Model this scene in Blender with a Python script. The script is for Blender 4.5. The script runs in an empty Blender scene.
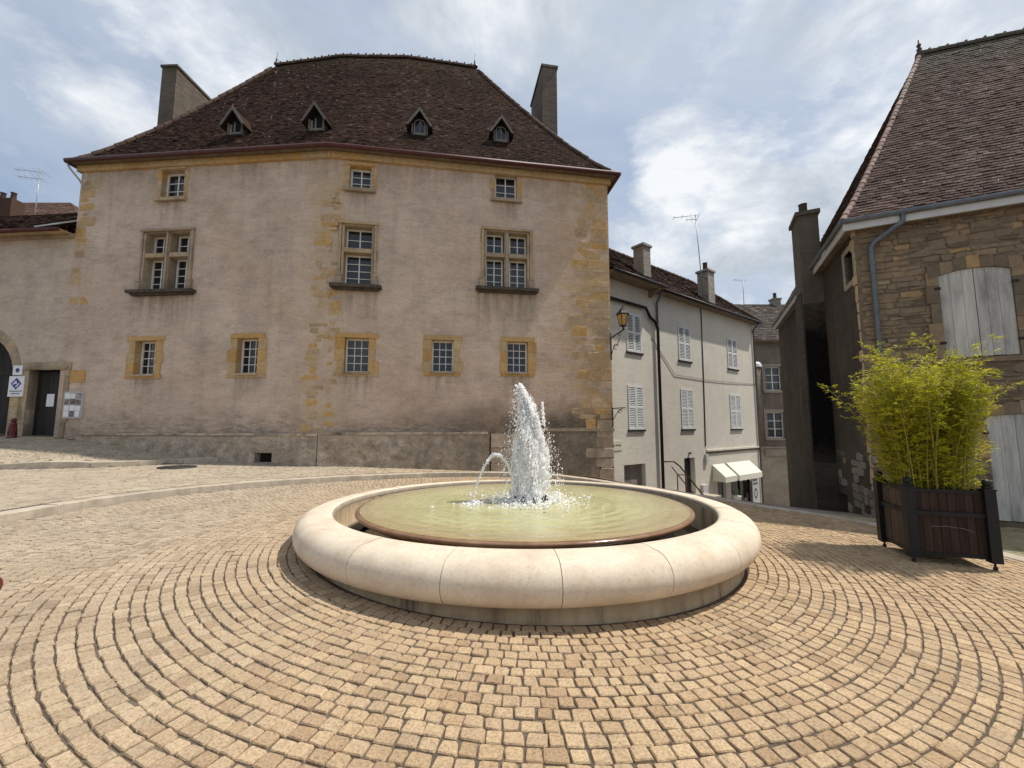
import bpy, math, random
import numpy as np
from mathutils import Vector, Matrix, Euler

random.seed(7)
rng = np.random.default_rng(7)
S = bpy.context.scene
COL = S.collection

# ------------------------------------------------------------------ objects
def tag(o, label=None, cat=None, group=None, kind=None):
    if label: o['label'] = label
    if cat: o['category'] = cat
    if group: o['group'] = group
    if kind: o['kind'] = kind
    return o

def empty(name, loc, label, cat, group=None):
    o = bpy.data.objects.new(name, None)
    o.empty_display_size = 0.3
    COL.objects.link(o)
    o.location = loc
    return tag(o, label, cat, group)

def world_base(o):
    v = Vector(o.location)
    while o.parent:
        o = o.parent
        v = v + Vector(o.location)
    return v

def adopt(o, parent):
    """children are modelled in world coordinates; shift them onto their parent's base"""
    if parent is None: return
    o.parent = parent
    root = parent
    while root.parent: root = root.parent
    if parent.type == 'EMPTY':
        o.matrix_parent_inverse = Matrix.Translation(-Vector(parent.location))

class MB:
    """collects faces for one mesh object"""
    def __init__(s):
        s.v = []; s.f = []; s.m = []; s.r = []; s.sm = []
    def face(s, pts, m=0, r=0.5, smooth=False):
        b = len(s.v)
        s.v += [tuple(p) for p in pts]
        s.f.append(tuple(range(b, b + len(pts)))); s.m.append(m); s.r.append(r); s.sm.append(smooth)
    def hexa(s, b, t, m=0, r=None):
        """b, t: four bottom and four top points, counter-clockwise seen from above"""
        if r is None: r = random.random()
        i = len(s.v)
        s.v += [tuple(p) for p in b] + [tuple(p) for p in t]
        for q in ((3, 2, 1, 0), (4, 5, 6, 7), (0, 1, 5, 4), (1, 2, 6, 5), (2, 3, 7, 6), (3, 0, 4, 7)):
            s.f.append(tuple(i + k for k in q)); s.m.append(m); s.r.append(r); s.sm.append(False)
    def box(s, c, size, rz=0, m=0, r=None):
        cx, cy, cz = c; x, y, z = (k / 2 for k in size)
        ca, sa = math.cos(rz), math.sin(rz)
        P = lambda a, b, d: (cx + a * ca - b * sa, cy + a * sa + b * ca, cz + d)
        s.hexa([P(-x, -y, -z), P(x, -y, -z), P(x, y, -z), P(-x, y, -z)],
               [P(-x, -y, z), P(x, -y, z), P(x, y, z), P(-x, y, z)], m, r)
    def tube(s, pts, r, n=8, m=0, caps=True, smooth=True):
        pts = [Vector(p) for p in pts]
        rs = r if isinstance(r, (list, tuple)) else [r] * len(pts)
        base = len(s.v)
        up = None
        for i, p in enumerate(pts):
            d = (pts[min(i + 1, len(pts) - 1)] - pts[max(i - 1, 0)]).normalized()
            if up is None:
                up = Vector((0, 0, 1)) if abs(d.z) < .9 else Vector((1, 0, 0))
            a = d.cross(up).normalized(); b = a.cross(d).normalized(); up = b
            for k in range(n):
                t = 2 * math.pi * k / n
                s.v.append(tuple(p + (a * math.cos(t) + b * math.sin(t)) * rs[i]))
        for i in range(len(pts) - 1):
            for k in range(n):
                k2 = (k + 1) % n
                s.f.append((base + i * n + k, base + i * n + k2, base + (i + 1) * n + k2, base + (i + 1) * n + k))
                s.m.append(m); s.r.append(.5); s.sm.append(smooth)
        if caps:
            for i, rev in ((0, False), (len(pts) - 1, True)):
                q = [base + i * n + k for k in range(n)]
                s.f.append(tuple(q[::-1] if not rev else q)); s.m.append(m); s.r.append(.5); s.sm.append(False)
    def lathe(s, prof, c, n=24, m=0, a0=0.0, a1=2 * math.pi, smooth=True, sharp=False):
        base = len(s.v); cx, cy, cz = c
        full = abs(a1 - a0 - 2 * math.pi) < 1e-6
        N = n if full else n + 1
        for (r, z) in prof:
            for k in range(N):
                t = a0 + (a1 - a0) * k / n
                s.v.append((cx + r * math.cos(t), cy + r * math.sin(t), cz + z))
        for i in range(len(prof) - 1):
            for k in range(n):
                k2 = (k + 1) % N
                s.f.append((base + i * N + k, base + i * N + k2, base + (i + 1) * N + k2, base + (i + 1) * N + k))
                s.m.append(m); s.r.append(.5); s.sm.append(smooth)
    def ball(s, c, r, m=0, n=12):
        prof = [(r * math.sin(math.pi * i / 8), -r * math.cos(math.pi * i / 8)) for i in range(9)]
        prof[0] = (.0005, -r); prof[-1] = (.0005, r)
        s.lathe(prof, c, n, m)
    def build(s, name, mats, parent=None, attr=False):
        me = bpy.data.meshes.new(name)
        me.from_pydata(s.v, [], s.f)
        if not isinstance(mats, (list, tuple)): mats = [mats]
        for m in mats: me.materials.append(m)
        me.polygons.foreach_set('material_index', s.m)
        me.polygons.foreach_set('use_smooth', s.sm)
        a = me.attributes.new('rnd', 'FLOAT', 'FACE')
        a.data.foreach_set('value', s.r)
        me.update()
        o = bpy.data.objects.new(name, me)
        COL.objects.link(o)
        adopt(o, parent)
        return o

def np_mesh(name, V, Fq, mats, parent=None, rnd=None, smooth=None):
    """V (n,3); Fq list of arrays (k, m) of vertex indices"""
    me = bpy.data.meshes.new(name)
    loops = np.concatenate([f.ravel() for f in Fq])
    tot = np.concatenate([np.full(len(f), f.shape[1]) for f in Fq])
    start = np.concatenate([[0], np.cumsum(tot)[:-1]])
    me.vertices.add(len(V)); me.vertices.foreach_set('co', V.ravel().astype(np.float32))
    me.loops.add(len(loops)); me.loops.foreach_set('vertex_index', loops.astype(np.int32))
    me.polygons.add(len(tot))
    me.polygons.foreach_set('loop_start', start.astype(np.int32))
    me.polygons.foreach_set('loop_total', tot.astype(np.int32))
    if not isinstance(mats, (list, tuple)): mats = [mats]
    for m in mats: me.materials.append(m)
    me.update(calc_edges=True)
    me.validate()
    if rnd is not None:
        a = me.attributes.new('rnd', 'FLOAT', 'FACE'); a.data.foreach_set('value', rnd.astype(np.float32))
    if smooth is not None:
        me.polygons.foreach_set('use_smooth', np.broadcast_to(smooth, (len(tot),)).astype(bool))
    o = bpy.data.objects.new(name, me)
    COL.objects.link(o)
    adopt(o, parent)
    return o

class Frame:
    """a wall plane: s runs along it, z is up, o is out of the wall"""
    def __init__(s, O, t):
        s.O = np.array(O, float); s.t = np.array(t, float) / np.linalg.norm(t)
        s.n = np.array((s.t[1], -s.t[0]))
    def p(s, a, z, o=0.0):
        q = s.O + s.t * a + s.n * o
        return (q[0], q[1], z)
    def ps(s, a, z, o):
        a = np.asarray(a); o = np.asarray(o)
        return np.stack([s.O[0] + s.t[0] * a + s.n[0] * o, s.O[1] + s.t[1] * a + s.n[1] * o, np.broadcast_to(z, a.shape)], -1)
    def rz(s): return math.atan2(s.t[1], s.t[0])

def fbox(mb, F, s0, s1, z0, z1, o0, o1, m=0, r=None):
    if s1 < s0: s0, s1 = s1, s0
    if o1 < o0: o0, o1 = o1, o0
    mb.hexa([F.p(s0, z0, o1), F.p(s1, z0, o1), F.p(s1, z0, o0), F.p(s0, z0, o0)],
            [F.p(s0, z1, o1), F.p(s1, z1, o1), F.p(s1, z1, o0), F.p(s0, z1, o0)], m, r)

def wall_with_holes(mb, F, s0, s1, z0, z1, holes, depth=.4, m=0):
    """holes: (a0, a1, b0, b1[, depth]); front skin cut around them, plus the reveals"""
    xs = sorted({s0, s1, *[h[0] for h in holes], *[h[1] for h in holes]})
    zs = sorted({z0, z1, *[h[2] for h in holes], *[h[3] for h in holes]})
    for i in range(len(xs) - 1):
        for j in range(len(zs) - 1):
            cx, cz = (xs[i] + xs[i + 1]) / 2, (zs[j] + zs[j + 1]) / 2
            if any(h[0] < cx < h[1] and h[2] < cz < h[3] for h in holes): continue
            mb.face([F.p(xs[i], zs[j]), F.p(xs[i + 1], zs[j]), F.p(xs[i + 1], zs[j + 1]), F.p(xs[i], zs[j + 1])], m)
    for h in holes:
        a0, a1, b0, b1 = h[:4]; d = -(h[4] if len(h) > 4 else depth)
        mb.face([F.p(a0, b0), F.p(a0, b1), F.p(a0, b1, d), F.p(a0, b0, d)], m)
        mb.face([F.p(a1, b1), F.p(a1, b0), F.p(a1, b0, d), F.p(a1, b1, d)], m)
        mb.face([F.p(a0, b1), F.p(a1, b1), F.p(a1, b1, d), F.p(a0, b1, d)], m)
        mb.face([F.p(a1, b0), F.p(a0, b0), F.p(a0, b0, d), F.p(a1, b0, d)], m)

# stones: n irregular quads in a 2D parameter plane -> rounded, chamfered blocks
def stones(name, quads, h, pmap, mats, parent=None, ch=.007, skirt=.03, corner=(.04, .13), inset=.10, jit=.0028, rnd=None):
    n = len(quads)
    nxt = np.roll(quads, -1, axis=1)
    prv = np.roll(quads, 1, axis=1)
    f1 = rng.uniform(*corner, (n, 4, 1)); f2 = rng.uniform(*corner, (n, 4, 1))
    a = quads + (prv - quads) * f1
    b = quads + (nxt - quads) * f2
    out = np.stack([a, b], 2).reshape(n, 8, 2) + rng.normal(0, jit, (n, 8, 2))
    cen = out.mean(1, keepdims=True)
    inn = out + (cen - out) * inset * rng.uniform(.7, 1.3, (n, 8, 1))
    tilt = rng.normal(0, .016, (n, 1, 2))
    def z_of(q, z): return z[:, None] + ((q - cen) * tilt).sum(-1)
    zo = z_of(out, h - ch); zi = z_of(inn, h)
    zb = np.broadcast_to((h - skirt)[:, None], (n, 8))
    P = np.concatenate([pmap(out, zb), pmap(out, zo), pmap(inn, zi)], 1)      # n,24,3
    V = P.reshape(-1, 3)
    base = (np.arange(n) * 24)[:, None]
    top = base + np.arange(16, 24)[None]
    k = np.arange(8); k2 = (k + 1) % 8
    def ring(o0, o1):
        q = np.stack([o0 + k, o0 + k2, o1 + k2, o1 + k], -1)
        return (base[:, :, None] + q[None]).reshape(-1, 4)
    F4 = np.concatenate([ring(0, 8), ring(8, 16)])
    if rnd is None: rnd = rng.random(n)
    R = np.concatenate([rnd, np.repeat(rnd, 8), np.repeat(rnd, 8)])
    return np_mesh(name, V, [top, F4], mats, parent, R, False)

# ------------------------------------------------------------------ materials
def ramp(nt, fac, stops, interp='LINEAR'):
    n = nt.nodes.new('ShaderNodeValToRGB'); n.color_ramp.interpolation = interp
    e = n.color_ramp.elements
    while len(e) < len(stops): e.new(.5)
    for k, (p, c) in enumerate(stops):
        e[k].position = p
        e[k].color = (*c, 1) if isinstance(c, (tuple, list)) else (c, c, c, 1)
    nt.links.new(fac, n.inputs[0])
    return n.outputs[0]

def mapped(nt, scale=(1, 1, 1), rot=(0, 0, 0)):
    tc = nt.nodes.new('ShaderNodeTexCoord'); mp = nt.nodes.new('ShaderNodeMapping')
    mp.inputs['Scale'].default_value = scale; mp.inputs['Rotation'].default_value = rot
    nt.links.new(tc.outputs['Object'], mp.inputs[0])
    return mp.outputs[0]

def noise(nt, vec, scale, detail=6, rough=.6, dist=0.0):
    n = nt.nodes.new('ShaderNodeTexNoise')
    n.inputs['Scale'].default_value = scale; n.inputs['Detail'].default_value = detail
    n.inputs['Roughness'].default_value = rough; n.inputs['Distortion'].default_value = dist
    nt.links.new(vec, n.inputs['Vector'])
    return n.outputs['Fac']

def mix(nt, fac, a, b, mode='MIX'):
    n = nt.nodes.new('ShaderNodeMix'); n.data_type = 'RGBA'; n.blend_type = mode
    for sock, val in ((n.inputs[0], fac), (n.inputs[6], a), (n.inputs[7], b)):
        if hasattr(val, 'is_linked') or hasattr(val, 'links'): nt.links.new(val, sock)
        elif isinstance(val, (tuple, list)): sock.default_value = (*val, 1)
        else: sock.default_value = val
    return n.outputs[2]

def mathn(nt, op, a, b=None, c=None, clamp=False):
    n = nt.nodes.new('ShaderNodeMath'); n.operation = op; n.use_clamp = clamp
    for i, v in enumerate((a, b, c)):
        if v is None: continue
        if hasattr(v, 'links'): nt.links.new(v, n.inputs[i])
        else: n.inputs[i].default_value = v
    return n.outputs[0]

def new_mat(name):
    m = bpy.data.materials.new(name); m.use_nodes = True
    nt = m.node_tree
    return m, nt, nt.nodes['Principled BSDF']

def bump(nt, bs, height, strength=.5, dist=.02, prev=None):
    b = nt.nodes.new('ShaderNodeBump'); b.inputs['Strength'].default_value = strength
    b.inputs['Distance'].default_value = dist
    nt.links.new(height, b.inputs['Height'])
    if prev is not None: nt.links.new(prev, b.inputs['Normal'])
    nt.links.new(b.outputs[0], bs.inputs['Normal'])
    return b.outputs[0]

def attr(nt, name='rnd'):
    a = nt.nodes.new('ShaderNodeAttribute'); a.attribute_name = name
    return a.outputs['Fac']

def zcoord(nt):
    tc = nt.nodes.new('ShaderNodeTexCoord'); sp = nt.nodes.new('ShaderNodeSeparateXYZ')
    nt.links.new(tc.outputs['Object'], sp.inputs[0])
    return sp.outputs

def simple(name, col, rough=.8, var=.25, scale=6, bmp=.3, bscale=40, metal=0, stretch=(1, 1, 1), use_rnd=0.0, spec=.3, dirt=None):
    m, nt, bs = new_mat(name)
    v = mapped(nt, stretch)
    n = noise(nt, v, scale)
    lo = tuple(c * (1 - var) for c in col); hi = tuple(min(1, c * (1 + var)) for c in col)
    c = ramp(nt, n, [(.3, lo), (.7, hi)])
    if use_rnd:
        r = ramp(nt, attr(nt), [(0, 1 - use_rnd), (1, 1 + use_rnd * .6)])
        c = mix(nt, 1.0, c, r, 'MULTIPLY')
    if dirt:
        d = noise(nt, mapped(nt, (1, 1, .35)), dirt[1], 8, .65)
        c = mix(nt, ramp(nt, d, [(.5, 0.0), (.68, dirt[2])]), c, dirt[0])
    nt.links.new(c, bs.inputs['Base Color'])
    bs.inputs['Roughness'].default_value = rough; bs.inputs['Metallic'].default_value = metal
    bs.inputs['Specular IOR Level'].default_value = spec
    if bmp: bump(nt, bs, noise(nt, v, bscale, 5, .65), bmp, .02)
    return m

def plaster(name, base, light, ochre, stain_z=None, streak=1.0, rough=1.0, damp=0, zs=3.2):
    """lime render over rubble: horizontal relief, patches and weathering"""
    m, nt, bs = new_mat(name)
    v = mapped(nt)
    vs = mapped(nt, (1, 1, zs))
    big = noise(nt, v, .55, 5, .6)
    mid = noise(nt, vs, 2.2, 8, .7)
    fine = noise(nt, vs, 9, 8, .75)
    c = mix(nt, ramp(nt, big, [(.38, 0.0), (.68, .75)]), base, light)
    c = mix(nt, ramp(nt, noise(nt, mapped(nt, (1.1, 1.1, .8)), .42, 6, .65), [(.52, 0.0), (.72, .45)]), c, ochre)
    c = mix(nt, 1.0, c, ramp(nt, mid, [(.25, 1 - .2 * rough), (.5, 1.0), (.75, 1 + .08 * rough)]), 'MULTIPLY')
    c = mix(nt, 1.0, c, ramp(nt, fine, [(.28, 1 - .26 * rough), (.5, 1.0), (.72, 1 + .12 * rough)]), 'MULTIPLY')
    c = mix(nt, 1.0, c, ramp(nt, noise(nt, mapped(nt, (1, 1, 1.4)), 1.25, 8, .72), [(.32, 1 - .20 * rough), (.5, 1.0), (.68, 1 + .12 * rough)]), 'MULTIPLY')
    # vertical run-off stains
    run = noise(nt, mapped(nt, (2.2, 2.2, .22)), 1.0, 7, .65)
    c = mix(nt, ramp(nt, run, [(.52, 0.0), (.75, .33 * streak)]), c, tuple(k * .45 for k in base))
    if stain_z:
        z = zcoord(nt)
        lvl = mathn(nt, 'ADD', z[2], mathn(nt, 'MULTIPLY', noise(nt, v, 1.1, 8, .7), -stain_z[1]))
        k = nt.nodes.new('ShaderNodeMapRange'); k.inputs[1].default_value = stain_z[0] - stain_z[1] * .5; k.inputs[2].default_value = stain_z[0] - stain_z[1] * .5 - .7
        nt.links.new(lvl, k.inputs[0])
        dn = ramp(nt, noise(nt, vs, 3.5, 8, .8), [(.36, 0.0), (.6, 1.0)])
        f = mathn(nt, 'MULTIPLY', mathn(nt, 'MULTIPLY', k.outputs[0], dn), stain_z[2])
        c = mix(nt, f, c, (.07, .06, .05))
    pits = noise(nt, vs, 5.5, 9, .8)
    c = mix(nt, ramp(nt, pits, [(.66, 0.0), (.72, .55 * rough)]), c, tuple(k * .42 for k in base))
    c = mix(nt, ramp(nt, pits, [(.27, .45 * rough), (.33, 0.0)]), c, tuple(min(.8, k * 1.3) for k in light))
    if damp:
        xyz = zcoord(nt); full = 1.0 if damp == 1.0 else 0.0
        # ochre showing through near the right corner and the bend, grey damp low on the right
        def win(val, a, b):
            k = nt.nodes.new('ShaderNodeMapRange'); k.inputs[1].default_value = a; k.inputs[2].default_value = b
            nt.links.new(val, k.inputs[0]); return k.outputs[0]
        pt = noise(nt, mapped(nt, (1, 1, 1.6)), 1.3, 9, .72)
        xe = mathn(nt, 'MULTIPLY', win(xyz[0], .8, 2.9), ramp(nt, pt, [(.38, 0.0), (.56, .8 * full)]))
        c = mix(nt, xe, c, (.50, .325, .135))
        xb = mathn(nt, 'MULTIPLY', mathn(nt, 'MULTIPLY', win(xyz[0], -7.0, -6.3), win(xyz[0], -4.9, -5.8)), ramp(nt, pt, [(.42, 0.0), (.56, .6 * full)]))
        c = mix(nt, xb, c, (.53, .40, .235))
        if full:
            # run-off below the sills; a darker streaked band towards the eaves
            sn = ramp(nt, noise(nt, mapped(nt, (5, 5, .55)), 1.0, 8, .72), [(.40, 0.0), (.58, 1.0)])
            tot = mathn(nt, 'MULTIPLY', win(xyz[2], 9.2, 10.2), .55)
            for F_, s0, s1, zt, ln_ in ((L, 2.3, 4.6, 5.85, 1.5), (R, .15, 1.7, 5.9, 1.6), (R, 4.75, 6.9, 6.06, 1.7), (L, 2.5, 3.5, 3.1, .9), (L, 6.05, 7.05, 3.1, .9), (R, .5, 1.5, 3.1, .9), (R, 3.2, 4.2, 3.2, .9), (R, 5.7, 6.7, 3.2, .9), (L, 3.0, 3.95, 9.05, .9), (R, 5.35, 6.25, 9.3, .9), (R, .5, 1.35, 9.2, .9)):
                xa, xb_ = F_.p(s0, 0)[0], F_.p(s1, 0)[0]
                k = mathn(nt, 'MULTIPLY', mathn(nt, 'MULTIPLY', win(xyz[0], xa - .05, xa + .15), win(xyz[0], xb_ + .05, xb_ - .15)), mathn(nt, 'MULTIPLY', win(xyz[2], zt - ln_, zt), win(xyz[2], zt + .25, zt + .2)))
                tot = mathn(nt, 'MAXIMUM', tot, k)
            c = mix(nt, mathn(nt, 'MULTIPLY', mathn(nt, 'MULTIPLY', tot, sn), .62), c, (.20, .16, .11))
        dm = mathn(nt, 'MULTIPLY', win(xyz[0], -4.5, 0.5), win(mathn(nt, 'ADD', xyz[2], mathn(nt, 'MULTIPLY', noise(nt, v, 1.6, 8, .7), -1.3)), 1.85, 1.0))
        c = mix(nt, mathn(nt, 'MULTIPLY', dm, ramp(nt, fine, [(.36, .45 * damp), (.56, .95 * damp)])), c, (.085, .075, .06))
    nt.links.new(c, bs.inputs['Base Color'])
    bs.inputs['Roughness'].default_value = .92; bs.inputs['Specular IOR Level'].default_value = .15
    h = mathn(nt, 'ADD', mathn(nt, 'MULTIPLY', mid, .9), mathn(nt, 'MULTIPLY', fine, .6))
    bump(nt, bs, h, .75 * rough, .06)
    return m

def stone_attr(name, stops, dirt=(.12, .10, .08), dirtf=.6, rough=.85, bs_scale=30, bstr=.5, spec=.25, dusty=None):
    """per-stone colour from the 'rnd' attribute, grain and dirt on top"""
    m, nt, bs = new_mat(name)
    v = mapped(nt)
    c = ramp(nt, attr(nt), stops)
    g = noise(nt, v, bs_scale, 6, .7)
    c = mix(nt, 1.0, c, ramp(nt, g, [(.3, .72), (.55, 1.02), (.75, 1.15)]), 'MULTIPLY')
    big = noise(nt, v, 1.0, 6, .6)
    c = mix(nt, ramp(nt, big, [(.5, 0.0), (.75, dirtf)]), c, dirt)
    if dusty:
        c = mix(nt, ramp(nt, noise(nt, v, .8, 4, .5, .4), [(.45, 0.0), (.7, .5)]), c, dusty)
    nt.links.new(c, bs.inputs['Base Color'])
    bs.inputs['Roughness'].default_value = rough; bs.inputs['Specular IOR Level'].default_value = spec
    bump(nt, bs, noise(nt, v, bs_scale * 1.6, 6, .7), bstr, .008)
    return m

L = Frame((-14.95, 13.47), (.99628, -.08615)); L_LEN = 9.054
R = Frame((-5.93, 12.69), (.98690, .16134)); R_LEN = 9.545
MAT = {}
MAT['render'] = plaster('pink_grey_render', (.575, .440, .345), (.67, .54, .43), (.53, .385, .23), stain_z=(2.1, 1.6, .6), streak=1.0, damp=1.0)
MAT['annex_render'] = plaster('annex_render', (.57, .46, .37), (.63, .52, .42), (.52, .4, .27), stain_z=(1.9, 1.0, .5))
MAT['plinth'] = plaster('plinth_render', (.53, .43, .32), (.66, .57, .46), (.42, .31, .16), stain_z=(1.7, 1.9, .6), damp=.7, zs=1.15)
MAT['white_render'] = plaster('white_render', (.62, .575, .49), (.68, .635, .55), (.56, .50, .41), streak=.45, rough=.3)
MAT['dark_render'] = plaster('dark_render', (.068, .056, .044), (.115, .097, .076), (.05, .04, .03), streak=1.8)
MAT['far_render'] = plaster('far_render', (.19, .155, .125), (.26, .225, .18), (.14, .11, .08), streak=1.8)
MAT['far_base'] = plaster('far_base', (.36, .31, .25), (.42, .37, .3), (.3, .25, .2), streak=.8)
m, nt, bs = new_mat('sooty_render')
z = zcoord(nt); v = mapped(nt)
k = mathn(nt, 'ADD', mathn(nt, 'ABSOLUTE', mathn(nt, 'SUBTRACT', z[2], 2.6)), mathn(nt, 'MULTIPLY', noise(nt, v, 1.4, 7, .7), 1.5))
c = ramp(nt, mathn(nt, 'MULTIPLY', k, .3), [(.66, (.010, .009, .008)), (.92, (.085, .07, .056))])
c = mix(nt, 1.0, c, ramp(nt, noise(nt, v, 9, 7, .7), [(.3, .6), (.7, 1.3)]), 'MULTIPLY')
nt.links.new(c, bs.inputs['Base Color']); bs.inputs['Roughness'].default_value = .95; bs.inputs['Specular IOR Level'].default_value = .1
bump(nt, bs, noise(nt, v, 9, 7, .7), .6, .03)
MAT['soot'] = m
MAT['chimney'] = plaster('chimney_render', (.125, .102, .08), (.185, .155, .125), (.09, .07, .05), streak=1.5)
MAT['grey_chimney'] = plaster('grey_chimney', (.29, .26, .22), (.38, .35, .30), (.2, .175, .14), streak=1.4)
MAT['ochre'] = stone_attr('ochre_stone', [(0, (.50, .29, .10)), (.4, (.55, .36, .16)), (.7, (.46, .33, .18)), (1, (.56, .41, .22))], (.20, .14, .08), .45, bs_scale=9)
MAT['greystone'] = stone_attr('grey_dressed_stone', [(0, (.33, .25, .17)), (.5, (.42, .33, .23)), (1, (.50, .37, .21))], (.12, .10, .075), .7, bs_scale=9)
MAT['quoin'] = stone_attr('quoin_stone', [(0, (.40, .29, .18)), (.35, (.46, .35, .24)), (.6, (.50, .34, .15)), (.8, (.44, .36, .27)), (1, (.52, .42, .30))], (.17, .13, .09), .6, bs_scale=7)
m = stone_attr('worn_quoin_stone', [(0, (.40, .28, .16)), (.25, (.48, .35, .21)), (.5, (.54, .33, .115)), (.68, (.46, .35, .23)), (.85, (.55, .32, .10)), (1, (.54, .41, .27))], (.20, .155, .11), .55, bs_scale=7, bstr=.8)
nt = m.node_tree; bs = nt.nodes['Principled BSDF']; src = bs.inputs['Base Color'].links[0].from_socket
nt.links.new(mix(nt, ramp(nt, noise(nt, mapped(nt, (1, 1, 2)), 1.7, 8, .75), [(.53, 0.0), (.66, .75)]), src, (.575, .445, .345)), bs.inputs['Base Color'])
MAT['quoin_soft'] = m
MAT['basestone'] = stone_attr('base_stone', [(0, (.34, .27, .20)), (.5, (.42, .34, .26)), (1, (.47, .38, .28))], (.12, .095, .07), .75, bs_scale=5, bstr=.8)
MAT['sill'] = simple('mossy_sill_stone', (.085, .07, .055), .95, .5, 8, .7, 30)
MAT['whitewood'] = simple('white_paint', (.74, .73, .70), .5, .06, 8, .1, 40, spec=.4)
MAT['shutter'] = simple('pale_shutter_paint', (.66, .66, .64), .6, .10, 6, .2, 40)
MAT['grey_shutter'] = simple('weathered_grey_boards', (.48, .465, .42), .8, .22, 3, .5, 20, stretch=(6, 6, .5), use_rnd=.14, dirt=((.14, .13, .12), 3, .6))
MAT['darkwood'] = simple('dark_door_wood', (.022, .02, .018), .6, .4, 4, .4, 20, stretch=(5, 5, .4), use_rnd=.3)
MAT['maroon'] = simple('maroon_gutter', (.085, .028, .024), .5, .3, 6, .1)
MAT['zinc'] = simple('zinc_gutter', (.13, .145, .16), .45, .2, 6, .1, metal=.4)
MAT['fascia'] = simple('grey_white_fascia', (.50, .50, .49), .6, .1, 4, .1)
MAT['soffit'] = simple('soffit_boards', (.18, .14, .10), .85, .3, 4, .3, 20)
MAT['iron'] = simple('dark_iron', (.025, .023, .022), .5, .4, 10, .2, metal=.5)
MAT['rusty'] = simple('rust_brown_iron', (.09, .045, .03), .7, .4, 14, .3, metal=.2)
MAT['red'] = simple('dark_red_cast_iron', (.13, .02, .018), .45, .3, 10, .2, spec=.5)
MAT['dark'] = simple('dark_interior', (.012, .012, .012), .9, .3, 3, 0)
MAT['glass_amber'] = simple('amber_lamp_glass', (.45, .26, .07), .25, .3, 9, .2, spec=.6)
MAT['awning'] = simple('cream_awning_canvas', (.70, .68, .58), .8, .06, 5, .2, 60)
MAT['paper'] = simple('white_enamel', (.75, .76, .78), .35, .04, 5, 0)
MAT['blue'] = simple('blue_print', (.03, .04, .22), .5, .1, 5, 0)
MAT['ink'] = simple('dark_print', (.06, .06, .08), .6, .2, 5, 0)
MAT['photo'] = simple('grey_print', (.25, .2, .19), .6, .6, 9, 0, use_rnd=.7)
MAT['limestone'] = simple('pale_limestone_kerb', (.45, .385, .30), .85, .16, 5, .4, 30, use_rnd=.12, dirt=((.22, .18, .13), 3, .55))
MAT['soil'] = simple('soil', (.06, .045, .03), .95, .4, 20, .8, 40)
MAT['cover_iron'] = simple('manhole_iron', (.06, .055, .05), .6, .3, 20, .4, 60, metal=.4)
MAT['mast'] = simple('galvanised_mast', (.33, .33, .34), .4, .15, 6, 0, metal=.5)
MAT['terracotta'] = simple('terracotta_pot', (.075, .05, .04), .85, .3, 8, .3)

# window glass
m, nt, bs = new_mat('window_glass')
bs.inputs['Base Color'].default_value = (.015, .018, .02, 1); bs.inputs['Roughness'].default_value = .04
bs.inputs['Specular IOR Level'].default_value = .6
bump(nt, bs, noise(nt, mapped(nt), 2.5, 2), .12, .05)
MAT['glass'] = m

# cobbles
def cobble_mat(name, tint=(1, 1, 1)):
    m, nt, bs = new_mat(name)
    v = mapped(nt)
    T = lambda c: tuple(a * b for a, b in zip(c, tint))
    c = ramp(nt, attr(nt), [(0, T((.325, .235, .155))), (.2, T((.43, .325, .215))), (.45, T((.475, .37, .25))), (.65, T((.40, .315, .225))), (.82, T((.52, .41, .28))), (1, T((.37, .275, .19)))])
    c = mix(nt, 1.0, c, ramp(nt, noise(nt, v, 1.6, 7, .7), [(.3, .78), (.5, 1.0), (.7, 1.1)]), 'MULTIPLY')
    big = noise(nt, v, .42, 5, .6)
    c = mix(nt, ramp(nt, big, [(.35, 0.0), (.7, .5)]), c, T((.46, .345, .23)))
    xs = mathn(nt, 'ADD', zcoord(nt)[0], mathn(nt, 'MULTIPLY', noise(nt, v, .5, 5, .6), 3.0))
    mr = nt.nodes.new('ShaderNodeMapRange'); mr.inputs[1].default_value = 1.0; mr.inputs[2].default_value = -4.0; mr.inputs[4].default_value = .55
    nt.links.new(xs, mr.inputs[0])
    lum = nt.nodes.new('ShaderNodeRGBToBW'); nt.links.new(c, lum.inputs[0])
    c = mix(nt, mr.outputs[0], c, mix(nt, 1.0, lum.outputs[0], (1.10, 1.0, .82), 'MULTIPLY'))
    c = mix(nt, ramp(nt, noise(nt, v, .9, 8, .72, .6), [(.56, 0.0), (.70, .42)]), c, T((.20, .155, .11)))
    g = noise(nt, v, 70, 5, .7)
    c = mix(nt, 1.0, c, ramp(nt, g, [(.32, .55), (.5, 1.0), (.7, 1.28)]), 'MULTIPLY')
    md = noise(nt, v, 11, 6, .7)
    c = mix(nt, ramp(nt, md, [(.56, 0.0), (.75, .5)]), c, T((.21, .165, .12)))
    nt.links.new(c, bs.inputs['Base Color'])
    bs.inputs['Roughness'].default_value = .88; bs.inputs['Specular IOR Level'].default_value = .25
    h = mathn(nt, 'ADD', noise(nt, v, 24, 6, .7), mathn(nt, 'MULTIPLY', noise(nt, v, 110, 4, .7), .35))
    bump(nt, bs, h, .8, .012)
    return m
MAT['cobble'] = cobble_mat('warm_sandstone_cobble', (.95, .885, .79))
MAT['cobble_pale'] = cobble_mat('pale_sandstone_cobble', (.95, .93, .88))
MAT['cobble_moss'] = cobble_mat('mossy_cobble', (.72, .80, .70))
m, nt, bs = new_mat('joint_mortar')
v = mapped(nt)
c = ramp(nt, noise(nt, v, 3, 7, .7), [(.3, (.075, .057, .042)), (.52, (.12, .093, .068)), (.68, (.20, .155, .112)), (.84, (.34, .265, .19))])
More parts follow.
